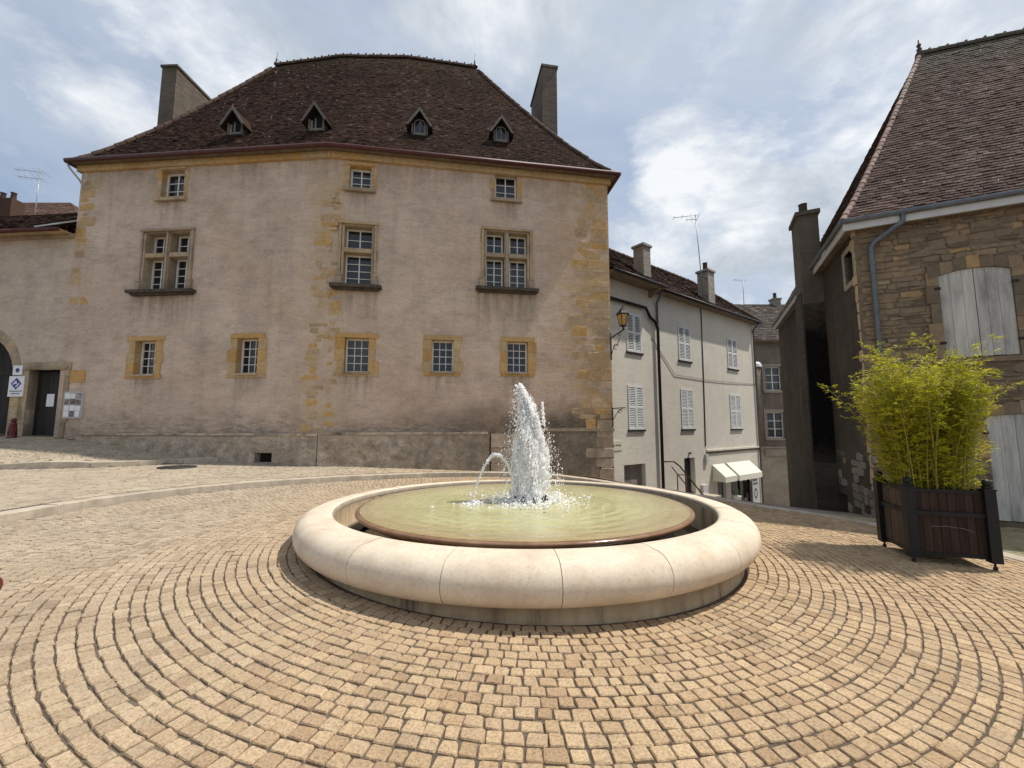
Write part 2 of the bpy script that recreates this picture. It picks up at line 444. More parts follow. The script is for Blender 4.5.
c = mix(nt, ramp(nt, noise(nt, v, 1.3, 7, .75), [(.60, 0.0), (.70, .7)]), c, (.065, .075, .03))
c = mix(nt, 1.0, c, ramp(nt, noise(nt, v, 90, 4, .7), [(.3, .6), (.7, 1.3)]), 'MULTIPLY')
nt.links.new(c, bs.inputs['Base Color']); bs.inputs['Roughness'].default_value = .95
bump(nt, bs, noise(nt, v, 120, 4, .7), .8, .01)
MAT['mortar'] = m

# roof tiles
def tile_mat(name, stops, lichen, lich_amt, moss=None, zmoss=None):
    m, nt, bs = new_mat(name)
    v = mapped(nt)
    c = ramp(nt, attr(nt), stops)
    big = noise(nt, v, .7, 6, .65)
    c = mix(nt, ramp(nt, big, [(.42, 0.0), (.7, .65)]), c, tuple(k * .55 for k in stops[1][1]))
    l = noise(nt, v, 3.3, 8, .75)
    c = mix(nt, ramp(nt, l, [(.60, 0.0), (.70, lich_amt)]), c, lichen)
    if zmoss:
        z = zcoord(nt)
        k = nt.nodes.new('ShaderNodeMapRange'); k.inputs[1].default_value = zmoss[0]; k.inputs[2].default_value = zmoss[1]
        nt.links.new(mathn(nt, 'ADD', z[2], mathn(nt, 'MULTIPLY', noise(nt, v, 1.2, 6, .7), 1.2)), k.inputs[0])
        c = mix(nt, mathn(nt, 'MULTIPLY', k.outputs[0], zmoss[2]), c, moss)
    g = noise(nt, v, 18, 6, .7)
    c = mix(nt, 1.0, c, ramp(nt, g, [(.3, .7), (.7, 1.25)]), 'MULTIPLY')
    nt.links.new(c, bs.inputs['Base Color'])
    bs.inputs['Roughness'].default_value = .95; bs.inputs['Specular IOR Level'].default_value = .08
    bump(nt, bs, g, .5, .02)
    return m
MAT['tile_old'] = tile_mat('old_brown_tiles', [(0, (.019, .0125, .0095)), (.35, (.040, .0225, .0165)), (.65, (.056, .029, .0205)), (.9, (.074, .045, .031)), (1, (.10, .075, .06))], (.075, .062, .038), .55, (.062, .048, .026), (17.2, 19.4, .75))
MAT['tile_plum'] = tile_mat('plum_brown_tiles', [(0, (.060, .040, .034)), (.35, (.095, .062, .052)), (.65, (.125, .082, .068)), (1, (.17, .125, .105))], (.13, .105, .085), .3, (.105, .10, .08), (11.0, 12.9, .8))
MAT['tile_grey'] = tile_mat('grey_brown_tiles', [(0, (.05, .043, .036)), (.4, (.08, .067, .056)), (.7, (.11, .092, .078)), (1, (.18, .15, .13))], (.2, .18, .14), .5)
MAT['tile_red'] = tile_mat('red_clay_tiles', [(0, (.09, .055, .042)), (.5, (.13, .08, .06)), (1, (.18, .12, .095))], (.2, .17, .12), .4)
MAT['hip_tile'] = simple('hip_ridge_tiles', (.085, .052, .04), .85, .3, 6, .3, 30, use_rnd=.3, dirt=((.10, .08, .04), 3, .7))
MAT['hip_mortar'] = simple('mortared_hip_tiles', (.26, .175, .145), .85, .25, 6, .3, 30, use_rnd=.35)

# ------------------------------------------------------------------ ground heights
FX, FY = .17, 6.4                                     # the fountain's centre
def gp(x, y): return -.03 * (np.asarray(x, float) - FX)

KP = [(-7.25, 5.9), (-7.14, 7.3), (-6.5, 8.75), (-5.2, 10.25), (-3.1, 11.75), (-.9, 12.75), (1.2, 12.8), (3.3, 11.6),
      (5.3, 9.0), (6.4, 8.05), (6.78, 6.9), (6.8, 5.7), (6.7, 4.0), (6.4, 1.5), (5, -1), (2, -3), (-2, -3), (-5.3, -1), (-6.8, 2), (-7.2, 4.2)]
ang = np.array([math.atan2(y - FY, x - FX) for x, y in KP]); rad = np.array([math.hypot(x - FX, y - FY) for x, y in KP])
o_ = np.argsort(ang); ang, rad = ang[o_], rad[o_]
A3 = np.concatenate([ang - 2 * np.pi, ang, ang + 2 * np.pi]); R3 = np.concatenate([rad] * 3)
_tt = np.linspace(-np.pi, np.pi, 1441)
_rk = np.interp(_tt, A3, R3)
_w = np.exp(-.5 * (np.arange(-60, 61) / 20.) ** 2); _w /= _w.sum()
_rk = np.convolve(np.concatenate([_rk[:-1][-60:], _rk[:-1], _rk[:-1][:61]]), _w, 'valid')[:1441]
def Rk(th): return np.interp((np.asarray(th) + np.pi) % (2 * np.pi) - np.pi, _tt, _rk)
def kerb_h(th):
    th = (np.asarray(th, float) + 2 * np.pi) % (2 * np.pi)
    d = np.degrees(th)
    return np.interp(d, [0, 45, 62, 80, 200, 260, 300, 360], [.008, .008, .02, .12, .12, .06, .008, .008])

W = Frame((6.09, 16.98), (.80052, .59930))
RF = Frame((7.33, 8.45), (.90397, -.42760))
RS = Frame((7.33, 8.45), (-.42760, -.90397))          # s < 0 runs back along the shaded side, out is to the left
def tps(pts):
    P = np.array(pts, float); n = len(P)
    U = lambda r2: np.where(r2 > 1e-9, r2 * np.log(np.maximum(r2, 1e-9)), 0)
    d2 = ((P[:, None, :2] - P[None, :, :2]) ** 2).sum(-1)
    K = U(d2) + np.eye(n) * .02; Q = np.c_[np.ones(n), P[:, :2]]
    M = np.zeros((n + 3, n + 3)); M[:n, :n] = K; M[:n, n:] = Q; M[n:, :n] = Q.T
    w = np.linalg.solve(M, np.r_[P[:, 2], 0, 0, 0])
    def f(x, y):
        x = np.asarray(x, float); y = np.asarray(y, float)
        out = w[n] + w[n + 1] * x + w[n + 2] * y
        for k in range(n): out = out + w[k] * U((x - P[k, 0]) ** 2 + (y - P[k, 1]) ** 2)
        return out
    return f
c2 = []
for th in np.radians([70, 85, 100, 115, 130, 145, 160, 175, 190, 205]):
    r = Rk(th) + .3; x, y = FX + r * math.cos(th), FY + r * math.sin(th)
    c2.append((x, y, float(gp(x, y)) + .11))
for th in np.radians([-60, -30, 0, 10, 20, 30, 40, 50, 58]):
    r = Rk(th) + .3; x, y = FX + r * math.cos(th), FY + r * math.sin(th)
    c2.append((x, y, float(gp(x, y)) - .015))
c2 += [(*L.p(6.53, 0)[:2], .41), (*L.p(8.49, 0)[:2], .34), (*R.p(.65, 0)[:2], .33), (*R.p(3.06, 0)[:2], .21), (*R.p(4.96, 0)[:2], .09),
       (*R.p(7.6, 0)[:2], -.2), (*R.p(9.46, 0)[:2], -.42),
       (-13.34, 10.7, .44), (-11.3, 11.3, .44), (-9.2, 12.9, .44), (-12, 6, .45), (-20, 6, .6), (-12, 0, .42), (-20, 0, .6), (-20, 10, .55),
       (4.3, 15.0, -.75), (6.1, 16.9, -1.15), (9.3, 19.3, -2.0), (13.4, 22.4, -2.9), (9.2, 12.5, -1.0), (11.5, 17, -2.1), (16, 26, -3.6), (20, 26, -4.0), (14, 30, -3.8),
       (7.4, 8.6, -.3), (9.6, 7.3, -.22), (13, 5.5, -.2), (10, 2, -.25), (14, -2, -.3), (0, -9, 0.0), (-8, -8, .25)]
g2 = tps(c2)
K2 = [(-24, 9.6), (-20, 9.9), (-16, 10.35), (-13.34, 10.83), (-11.29, 11.39), (-10.2, 12.1), (-9.04, 13.05)]
def y2(x): return np.interp(x, [p[0] for p in K2] + [-9.0], [p[1] for p in K2] + [60.])
c3 = [(p[0], p[1] + .1, .57) for p in K2] + [(*L.p(.24, 0)[:2], 1.17), (*L.p(2.76, 0)[:2], .88), (*L.p(4.5, 0)[:2], .67), (*L.p(6.1, 0)[:2], .57),
      (*L.p(-.6, 0)[:2], 1.22), (*L.p(-2.5, 0)[:2], 1.22), (-20, 13.5, 1.3), (-26, 13, 1.3), (-12.5, 12.2, .86), (-16, 12, .95)]
g3 = tps(c3)

# ------------------------------------------------------------------ paving
def cobble_rings(name, rfun, r_start, r_stop, pitch, tang, zf, keep, mat, kind='structure'):
    Q, H, RN = [], [], []
    k = 0; r = r_start
    while r < r_stop:
        rr = pitch * rng.uniform(.97, 1.03)
        rm = r + (4.5 if rfun else 0)
        n = int(2 * np.pi * rm / tang)
        th = (np.arange(n) + rng.uniform(-.13, .13, n)) * 2 * np.pi / n + rng.uniform(0, 1)
        th = np.append(th, th[0] + 2 * np.pi)
        gap = .0040 + .0024 * rng.random(n)
        t0, t1 = th[:-1], th[1:]
        base = (lambda t: rfun(t)) if rfun else (lambda t: 0.0)
        wob = lambda t: .004 * np.sin(5 * t + .15 * k) + .0015 * np.sin(13 * t + .7 * k)
        ra = lambda t: base(t) + r + wob(t)
        g0 = t0 + gap / np.maximum(ra(t0), .5); g1 = t1 - gap / np.maximum(ra(t1), .5)
        q = []
        for t, dr in ((g0, gap), (g0, rr - gap), (g1, rr - gap), (g1, gap)):
            a = ra(t) + dr
            q.append(np.stack([FX + a * np.cos(t), FY + a * np.sin(t)], -1))
        q = np.stack([q[0], q[3], q[2], q[1]], 1)
        q = q + rng.normal(0, .0026, q.shape)
        c = q.mean(1)
        ok = keep(c[:, 0], c[:, 1])
        q = q[ok]
        # ring orientation: make it counter-clockwise seen from above
        if len(q):
            e1, e2 = q[:, 1] - q[:, 0], q[:, 2] - q[:, 0]
            flip = (e1[:, 0] * e2[:, 1] - e1[:, 1] * e2[:, 0]) < 0
            q[flip] = q[flip][:, ::-1]
            Q.append(q)
        r += rr; k += 1
    Q = np.concatenate(Q)
    h = rng.normal(.0025, .0022, len(Q))
    o = stones(name, Q, h, lambda p, z: np.concatenate([p, (zf(p[..., 0], p[..., 1]) + z)[..., None]], -1), mat)
    tag(o, kind=kind)
    return o

def in_view(x, y, m=1.0):
    """keep what the square shows, with a margin for a step to the side"""
    return (y > -1.2) & (np.abs(x) < 3.2 + 1.5 * np.maximum(y, 0))

def keep_disc(x, y):
    th = np.arctan2(y - FY, x - FX); r = np.hypot(x - FX, y - FY)
    return (r < Rk(th) - .17) & in_view(x, y)
cobble_rings('plaza_paving', None, 2.955, 9.9, .095, .106, gp, keep_disc, MAT['cobble'])

def side_of(x, y):
    return (y < np.where(x < -5.93, 13.47 - .0865 * (x + 14.95), 12.69 + .1635 * (x + 5.93)) - .1)
def keep_low(x, y):
    return in_view(x, y) & side_of(x, y) & (x < 3.4) & (x > -22) & (y < y2(x) - .16)
cobble_rings('lower_terrace_paving', Rk, .32, 15.0, .115, .15, g2, keep_low, MAT['cobble_pale'])
def keep_up(x, y):
    return in_view(x, y) & side_of(x, y) & (x > -21) & (x < -8.9) & (y > y2(x) + .16)
cobble_rings('upper_terrace_paving', Rk, 2.0, 15.0, .115, .15, g3, keep_up, MAT['cobble_pale'])
def keep_right(x, y):
    d = (x - 7.33) * RF.n[0] + (y - 8.45) * RF.n[1]
    return in_view(x, y) & (x > 6.2) & (x < 12) & (d > .05) & (y < 8.6)
cobble_rings('house_apron_paving', Rk, .26, 5.0, .12, .16, g2, keep_right, MAT['cobble_moss'])

def polar_sheet(name, t0, t1, nt_, rin, rout, nr, zf, mat, drop):
    th = np.linspace(t0, t1, nt_); f = np.linspace(0, 1, nr) ** 1.3
    TH, Fq = np.meshgrid(th, f, indexing='ij')
    RR = rin(TH) * (1 - Fq) + rout(TH) * Fq
    X = FX + RR * np.cos(TH); Y = FY + RR * np.sin(TH); Z = zf(X, Y) - drop
    V = np.stack([X, Y, Z], -1).reshape(-1, 3)
    i, j = np.meshgrid(np.arange(nt_ - 1), np.arange(nr - 1), indexing='ij')
    a = (i * nr + j).ravel()
    o = np_mesh(name, V, [np.stack([a, a + 1, a + nr + 1, a + nr], -1)[:, ::-1]], mat, None, np.full(len(a), .5), True)
    return tag(o, kind='structure')
polar_sheet('plaza_bed', -np.pi, np.pi, 181, lambda t: np.full_like(t, 2.4), lambda t: Rk(t) + .1, 30, gp, MAT['mortar'], .011)
def g_out(x, y): return np.where(y > y2(x), g3(x, y), g2(x, y))
polar_sheet('terrace_bed', np.radians(62), np.radians(262), 260, lambda t: Rk(t) + .2, lambda t: np.interp(np.degrees(t), [62, 80, 100, 130, 150, 262], [12, 9, 9, 14, 21, 21]) + 0 * t, 60, g_out, MAT['mortar'], .011)
MAT['street'] = simple('worn_street_paving', (.24, .21, .18), .9, .3, 4, .6, 14)
polar_sheet('street', np.radians(-98), np.radians(62), 160, lambda t: Rk(t) + .2, lambda t: 30 + 0 * t, 60, g2, MAT['street'], .011)

def kerb(name, pts, zf, width, hgt, mat, seg=.95, low=.3):
    """a line of kerb stones laid end to end along pts"""
    mb = MB()
    P = np.array(pts, float); d = np.r_[0, np.cumsum(np.hypot(*np.diff(P, axis=0).T))]
    n = max(1, int(d[-1] / seg)); e = np.linspace(0, d[-1], n + 1)
    for i in range(n):
        sub = np.linspace(e[i] + .004, e[i + 1] - .004, 4); rn = random.random(); dz = random.uniform(-.006, .006)
        X = np.interp(sub, d, P[:, 0]); Y = np.interp(sub, d, P[:, 1])
        tx = np.gradient(X); ty = np.gradient(Y); l = np.hypot(tx, ty); nx, ny = -ty / l, tx / l
        pr = []
        for k in range(4):
            z = zf(X[k], Y[k]) + hgt(X[k], Y[k]) + dz
            c = []
            for off, zz in ((-width / 2, -low), (-width / 2, -.015), (-width / 2 + .015, 0), (width / 2 - .01, 0), (width / 2, -.01), (width / 2, -low)):
                c.append((X[k] + nx[k] * off, Y[k] + ny[k] * off, z + zz))
            pr.append(c)
        for k in range(3):
            for j in range(5):
                mb.face([pr[k][j], pr[k + 1][j], pr[k + 1][j + 1], pr[k][j + 1]][::-1], 0, rn)
        mb.face(pr[0], 0, rn); mb.face(pr[3][::-1], 0, rn)
    o = mb.build(name, mat)
    tag(o, kind='structure')
    return o
kt = np.linspace(-np.pi * .55, np.pi * 1.25, 400)
kerb('plaza_kerb', [(FX + (Rk(t) + .03) * math.cos(t), FY + (Rk(t) + .03) * math.sin(t)) for t in kt], lambda x, y: float(gp(x, y)),
     .27, lambda x, y: float(kerb_h(math.atan2(y - FY, x - FX))), MAT['limestone'])
kerb('terrace_kerb', [(x, float(np.interp(x, [p[0] for p in K2], [p[1] for p in K2]))) for x in np.linspace(-23, -9.06, 60)],
     lambda x, y: float(g3(x, y + .1)), .26, lambda x, y: .012, MAT['limestone'])
# one wide sheet under the town, out to the horizon
mb = MB(); mb.face([(-900, -900, -5.2), (900, -900, -5.2), (900, 900, -5.2), (-900, 900, -5.2)])
tag(mb.build('ground', simple('earth', (.16, .14, .10), .95, .3, .2, 0)), kind='structure')

# ------------------------------------------------------------------ tiled roofs
def tile_panel(acc, e0, e1, r0, r1, course, width, prof, lift=.016, zsag=0):
    """tiles between eave e0-e1 and ridge r0-r1 (3D points); prof maps 0..1 up the slope to the share of the rise"""
    e0, e1, r0, r1 = (np.array(p, float) for p in (e0, e1, r0, r1))
    def pt(s, t):
        s = np.asarray(s)[..., None]; t = np.asarray(t)[..., None]
        e = e0 * (1 - s) + e1 * s; r = r0 * (1 - s) + r1 * s
        p = e * (1 - t) + r * t
        p[..., 2] = (e[..., 2] + (r[..., 2] - e[..., 2]) * prof(t[..., 0]))
        return p
    L_ = np.linalg.norm((r0 + r1) / 2 - (e0 + e1) / 2)
    n = int(L_ / course)
    up = np.cross(e1 - e0, (r0 + r1) / 2 - (e0 + e1) / 2); up /= np.linalg.norm(up)
    if up[2] < 0: up = -up
    for i in range(n):
        t0 = i / n; t1 = min(1., (i + 1.25) / n)
        Lc = np.linalg.norm(pt(np.array(0.), np.array(t0)) - pt(np.array(1.), np.array(t0)))
        m = max(1, int(round(Lc / width)))
        ed = (np.arange(m + 1) + (.5 if i % 2 else 0.)) / m
        ed = np.clip(ed + rng.normal(0, .04 / m, m + 1), 0, 1)
        if i % 2: ed = np.r_[0, ed]; m += 1
        s0, s1 = ed[:-1] + .02 / m, ed[1:] - .02 / m
        good = s1 - s0 > .15 / m; s0, s1 = s0[good], s1[good]; k = len(s0)
        jt = rng.normal(0, .06 / n, k); lf = lift + np.abs(rng.normal(0, .007, k)); sk = rng.normal(0, .004, k)
        a = pt(s0, np.clip(t0 + jt, 0, 1)); b = pt(s1, np.clip(t0 + jt, 0, 1))
        c = pt(s1, np.full(k, t1)); d = pt(s0, np.full(k, t1))
        at = a + up * (lf + sk)[:, None]; bt = b + up * (lf - sk)[:, None]
        ab = a - up * .004; bb = b - up * .004
        acc['V'].append(np.stack([at, bt, c + up * .003, d + up * .003, ab, bb], 1).reshape(-1, 3))
        base = acc['n'] + np.arange(k)[:, None] * 6
        acc['F'].append(np.concatenate([base + np.array([[0, 1, 2, 3]]), base + np.array([[4, 5, 1, 0]])]))
        rn = np.clip(rng.normal(.5, .22, k), 0, 1); rn[rng.random(k) < .012] = 1
        acc['R'].append(np.r_[rn, rn]); acc['n'] += 6 * k
    return pt
def tile_acc(): return dict(V=[], F=[], R=[], n=0)
def tile_build(acc, name, mat, parent):
    return np_mesh(name, np.concatenate(acc['V']), [np.concatenate(acc['F'])], mat, parent, np.concatenate(acc['R']), False)

def half_tiles(mb, pts, r, n_seg=None, step=.38, m=0, knob=0.0):
    """overlapping half-round tiles along a polyline"""
    P = [Vector(p) for p in pts]
    d = [0]
    for a, b in zip(P, P[1:]): d.append(d[-1] + (b - a).length)
    n = max(1, int(d[-1] / step))
    def at(x):
        for i in range(len(P) - 1):
            if x <= d[i + 1] or i == len(P) - 2:
                return P[i].lerp(P[i + 1], (x - d[i]) / max(1e-6, d[i + 1] - d[i]))
    for k in range(n):
        a, b = at(d[-1] * k / n), at(d[-1] * (k + 1.08) / n if k < n - 1 else d[-1])
        dr = (b - a).normalized(); side = dr.cross(Vector((0, 0, 1))).normalized(); up = side.cross(dr).normalized()
        rn = random.random(); j = up * random.uniform(-.008, .012)
        ring = []
        for q, rr in ((a, r * 1.1), (b, r * .92)):
            ring.append([q + j + side * math.cos(t) * rr + up * math.sin(t) * rr for t in [math.pi * x / 6 for x in range(-1, 8)]])
        for x in range(8):
            mb.face([ring[0][x], ring[0][x + 1], ring[1][x + 1], ring[1][x]], m, rn)
        mb.face(ring[0][::-1], m, rn)
        if knob:
            c = a.lerp(b, .5) + up * (r + knob * .3)
            mb.box(c, (knob, knob, knob * 1.5), math.atan2(dr.y, dr.x), m, rn)

# ------------------------------------------------------------------ THE OLD MANSION
house = empty('mansion', (-5.93, 12.69, 0), 'large pink grey mansion with steep dark hipped roof, small dormers and ochre stone windows', 'mansion')
EZ = 10.6
lw = {  # openings in the left face (clear size)
    'up': (3.05, 3.88, 9.2, 10.2), 'lo1': (2.63, 3.36, 3.2, 4.33), 'lo2': (6.18, 6.90, 3.2, 4.35)}
rw = {'up1': (.58, 1.27, 9.32, 10.12), 'lo3': (.64, 1.38, 3.24, 4.35), 'lo4': (3.35, 4.06, 3.3, 4.37), 'lo5': (5.84, 6.56, 3.33, 4.40), 'up2': (5.41, 6.19, 9.42, 10.38)}
crossL = (2.66, 4.30, 6.02, 7.98); crossM = (.47, 1.40, 6.08, 8.05); crossR = (5.08, 6.58, 6.24, 8.22)
g = .05
wall = MB()
wall_with_holes(wall, L, 0, L_LEN, -1.5, EZ, [(a - g, b + g, c - g, d + g) for a, b, c, d in list(lw.values()) + [crossL]] + [(7.1, 7.62, .44, .72, .5)], .45)
wall_with_holes(wall, R, 0, R_LEN, -2.5, EZ, [(a - g, b + g, c - g, d + g) for a, b, c, d in list(rw.values()) + [crossM, crossR]], .45)
bl = np.array(L.p(0, 0)[:2]); br = np.array(R.p(R_LEN, 0)[:2])
BL = bl + np.array((.086, .996)) * 8.6; BR = br + np.array((-.161, .987)) * 7.6
for p, q in ((BL, bl), (br, BR), (BR, BL)):
    wall.face([(*p, -2.5), (*q, -2.5), (*q, EZ), (*p, EZ)])
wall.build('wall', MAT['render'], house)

# plinth along the foot of the wall
pl = MB()
def plinth(F, a, b, top, bot, out):
    n = int((b - a) / .5); e = np.linspace(a, b, n + 1)
    for k in range(n):
        t = .02
        pl.hexa([F.p(e[k], bot, out + .05), F.p(e[k + 1], bot, out + .05), F.p(e[k + 1], bot, -.05), F.p(e[k], bot, -.05)],
                [F.p(e[k], top, out), F.p(e[k + 1], top, out), F.p(e[k + 1], top, -.05), F.p(e[k], top, -.05)])
plinth(L, .95, 7.08, 1.24, -.6, .10); plinth(L, 7.64, L_LEN, 1.26, -.6, .10)
for z0, z1 in ((-.6, .42), (.74, 1.25)):
    fbox(pl, L, 7.081, 7.639, z0, z1, -.05, .105)
fbox(pl, L, 7.081, 7.639, .42, .74, -.32, -.2)
plinth(R, 0.0, 5.25, 1.28, -1.0, .10)
plinth(R, 7.02, 9.0, 1.36, -2.2, .06)
p_ob = pl.build('plinth', MAT['plinth'], house)
lg = MB()
def ledge(F, a, b, z, out, hh=.07):
    x = a
    while x < b - .05:
        w = min(random.uniform(.6, 1.2), b - x)
        fbox(lg, F, x + .004, x + w - .004, z, z + hh + random.uniform(-.008, .01), -.05, out + random.uniform(-.012, .012)); x += w
ledge(L, 1.0, L_LEN, 1.255, .135); ledge(R, 0, 5.2, 1.285, .135)
lg.build('plinth_ledge', simple('worn_ledge_stone', (.43, .36, .27), .9, .3, 3, .5, 20, use_rnd=.25, dirt=((.10, .08, .05), 2.5, .9)), house)
vt = MB(); fbox(vt, L, 7.09, 7.63, .425, .735, -.19, -.12); vt.build('vent_opening', MAT['dark'], house)

# exposed quoins: old corner strip at the bend, right corner, left corner
def quoin_column(name, F, s_of_z, w_rng, z0, z1, mat, both=False, out=(.004, .02), hr=(.2, .42), drop=.12, anchor='c', fill=.5):
    Q, H = [], []
    z = z0
    while z < z1:
        hh = random.uniform(*hr)
        if random.random() > drop:
            s = s_of_z(z); w = random.uniform(*w_rng)
            if anchor == 'r': a, b = s - w, s
            elif anchor == 'l': a, b = s, s + w
            else:
                off = random.uniform(-.12, .12); a, b = s - w / 2 + off, s + w / 2 + off
            j = lambda: random.uniform(-.012, .012)
            cut = [a, b]
            if b - a > .75 and random.random() < fill: cut = [a, a + (b - a) * random.uniform(.35, .65), b]
            for a_, b_ in zip(cut, cut[1:]):
                Q.append([(a_ + .01 + j(), z + .01 + j()), (b_ - .01 + j(), z + .01 + j()), (b_ - .01 + j(), z + hh - .01 + j()), (a_ + .01 + j(), z + hh - .01 + j())])
                H.append(random.uniform(*out))
        z += hh
    Q = np.array(Q)
    return stones(name, Q, np.array(H), lambda p, h: F.ps(p[..., 0], p[..., 1], h), mat, house, ch=.012, skirt=.06, corner=(.04, .16), inset=.1, jit=.012)
quoin_column('quoins', L, lambda z: 8.70 + .04 * (z - 1.3), (.25, .65), 1.36, 8.9, MAT['quoin_soft'], drop=.22, hr=(.10, .26), out=(.001, .008))
quoin_column('quoins', R, lambda z: .12, (.15, .4), 1.36, 9.2, MAT['quoin_soft'], drop=.45, hr=(.10, .26), out=(.001, .008), anchor='l')
quoin_column('quoins', R, lambda z: R_LEN - .015, (.7, 1.5), 1.4, 10.2, MAT['quoin_soft'], drop=.05, anchor='r', out=(.001, .009), hr=(.14, .40), fill=.95)
quoin_column('quoins', R, lambda z: R_LEN - .02, (.5, 1.0), -1.4, 1.34, MAT['basestone'], drop=.0, anchor='r', out=(.065, .085), hr=(.3, .62), fill=.9)
quoin_column('quoins', L, lambda z: .02, (.3, .85), 5.6, 9.9, MAT['quoin_soft'], drop=.25, anchor='l', hr=(.16, .42), out=(.001, .009))
ys = MB(); fbox(ys, L, .36, .93, 2.98, 3.38, -.02, .02, 0, .12); ys.build('ochre_block', MAT['ochre'], house)
# projecting stones of the base at the right, under the corner
bt = MB()
x = 5.3
while x < 7.0:
    w = random.uniform(.35, .6)
    for z0, z1 in ((-1.2, -.25), (-.25, .35), (.35, .85), (.85, 1.3)):
        fbox(bt, R, x + .006, x + w - .006, z0 + .006, z1 - .006, -.05, .07 + random.uniform(0, .05))
    x += w
fbox(bt, R, 7.0, 9.53, 1.37, 1.47, -.05, .15, 0, .1)
bt.build('base_stones', MAT['basestone'], house)

# cornice, gutter
co = MB()
for F, a, b in ((L, -.1, L_LEN), (R, 0, R_LEN + .1)):
    x = a
    while x < b - .02:
        w = min(random.uniform(.7, 1.2), b - x)
        fbox(co, F, x + .003, x + w - .003, 10.31, 10.52, -.05, .09 + random.uniform(0, .01)); x += w
co.build('cornice', MAT['ochre'], house)
E0, E1, E2 = (-15.18, 13.22, EZ - .06), (-5.92, 12.42, EZ - .06), (3.80, 13.97, EZ - .06)
RZ = 18.24
R0, R1, R2 = (-10.9, 17.46, RZ - .1), (-6.2, 17.0, RZ), (-1.72, 17.57, RZ - .1)
EB0, EB1, EB2 = (-14.5, 22.4, EZ - .06), (-6.4, 21.6, EZ - .06), (2.7, 22.0, EZ - .06)
acc = tile_acc(); pf = lambda t: t ** 1.14
E1a, E1b = (-6.3, 12.45, EZ - .06), (-5.5, 12.485, EZ - .06)
R1a, R1b = (-7.7, 17.06, RZ - .04), (-4.7, 17.1, RZ - .05)
ptL = tile_panel(acc, E0, E1a, R0, R1a, .115, .165, pf)
tile_panel(acc, E1a, E1b, R1a, R1b, .115, .165, pf)
ptR = tile_panel(acc, E1b, E2, R1b, R2, .115, .165, pf)
hipL = tile_panel(acc, EB0, E0, R0, R0, .128, .2, pf)
hipR = tile_panel(acc, E2, EB2, R2, R2, .128, .2, pf)
tile_panel(acc, EB1, EB0, R1, R0, .4, .6, pf); tile_panel(acc, EB2, EB1, R2, R1, .4, .6, pf)
roof = tile_build(acc, 'roof', MAT['tile_old'], house)
# under-roof skin and soffit
sk = MB()
for a, b in ((E0, E1), (E1, E2), (E2, EB2), (EB2, EB1), (EB1, EB0), (EB0, E0)):
    ca, cb = (Vector(a) * .7 + Vector((-6, 17, EZ)) * .3), (Vector(b) * .7 + Vector((-6, 17, EZ)) * .3)
    sk.face([a, b, (cb.x, cb.y, EZ - .05), (ca.x, ca.y, EZ - .05)][::-1])
sk.build('soffit', MAT['soffit'], house)
gt = MB()
def gutter_line(mb, pts, r):
    mb.tube(pts, r, 8)
gutter_line(gt, [Vector(E0) + Vector((-.04, -.06, .02)), Vector(E1) + Vector((0, -.07, .02)), Vector(E2) + Vector((.05, -.06, .02))], .075)
gutter_line(gt, [Vector(E2) + Vector((.06, -.05, .02)), Vector(EB2) + Vector((.08, 0, .02))], .075)
gutter_line(gt, [Vector(E0) + Vector((-.05, -.05, .02)), Vector(EB0) + Vector((-.08, 0, .02))], .075)
gt.build('gutter', MAT['maroon'], house)
dp = MB()
dp.tube([(-15.2, 13.2, 10.5), (-15.16, 13.25, 10.35), (-15.04, 13.5, 10.05), (-15.03, 13.62, 9.9), (-15.02, 13.62, 8.2)], .03, 8)
dp.build('downpipe', MAT['fascia'], house)
rt = MB()
half_tiles(rt, [R0, R1a, R1b, R2], .11, step=.34, knob=.07); rt.build('ridge_tiles', MAT['hip_tile'], roof)
for pt in (lambda t: ptL(np.array(0.), np.array(t)), lambda t: ptR(np.array(1.), np.array(t))):
    rt = MB(); half_tiles(rt, [tuple(pt(t)) for t in np.linspace(0, .97, 9)], .09); rt.build('hip_tiles', MAT['hip_tile'], roof)
for p in (R0, R2):
    fn = MB(); fn.lathe([(.13, 0), (.10, .1), (.05, .18), (.07, .24), (.03, .32), (.012, .62), (.002, .7)], (p[0], p[1], p[2] + .05), 10)
    fn.build('finial', MAT['zinc'], roof)

# chimneys: slabs at both ends
def slab_chimney(F2o, t, w, d, z0, z1, mat, cap=True, parent=house, name='chimney', drop=.0):
    """F2o: near-left corner seen from the square"""
    t = np.array(t, float); t /= np.linalg.norm(t); b = np.array((-t[1], t[0]))
    o = np.array(F2o, float)
    def P(a, c, z): q = o + t * a + b * c; return (q[0], q[1], z)
    mb = MB()
    N = 6
    for k in range(N):
        za, zb = z0 + (z1 - z0) * k / N, z0 + (z1 - z0) * (k + 1) / N
        mb.hexa([P(0, 0, za), P(w, 0, za), P(w, d, za), P(0, d, za)], [P(0, 0, zb), P(w, 0, zb), P(w, d, zb - drop * (k == N - 1)), P(0, d, zb - drop * (k == N - 1))])
    if cap:
        e = .05
        mb.hexa([P(-e, -e, z1), P(w + e, -e, z1), P(w + e, d + e, z1), P(-e, d + e, z1)], [P(-e, -e, z1 + .1), P(w + e, -e, z1 + .1), P(w + e, d + e, z1 + .1), P(-e, d + e, z1 + .1)])
    return mb.build(name, mat, parent)
slab_chimney((-15.26, 16.45), (.996, -.04), .67, 1.9, 9.5, 17.1, MAT['chimney'], parent=roof)
mbx = MB(); mbx.box((-14.93, 16.75, 13.0), (.86, .9, .12)); mbx.build('chimney_band', MAT['chimney'], roof)
slab_chimney((1.32, 16.5), (.987, .161), .66, 2.3, 10.5, 17.2, MAT['chimney'], parent=roof)
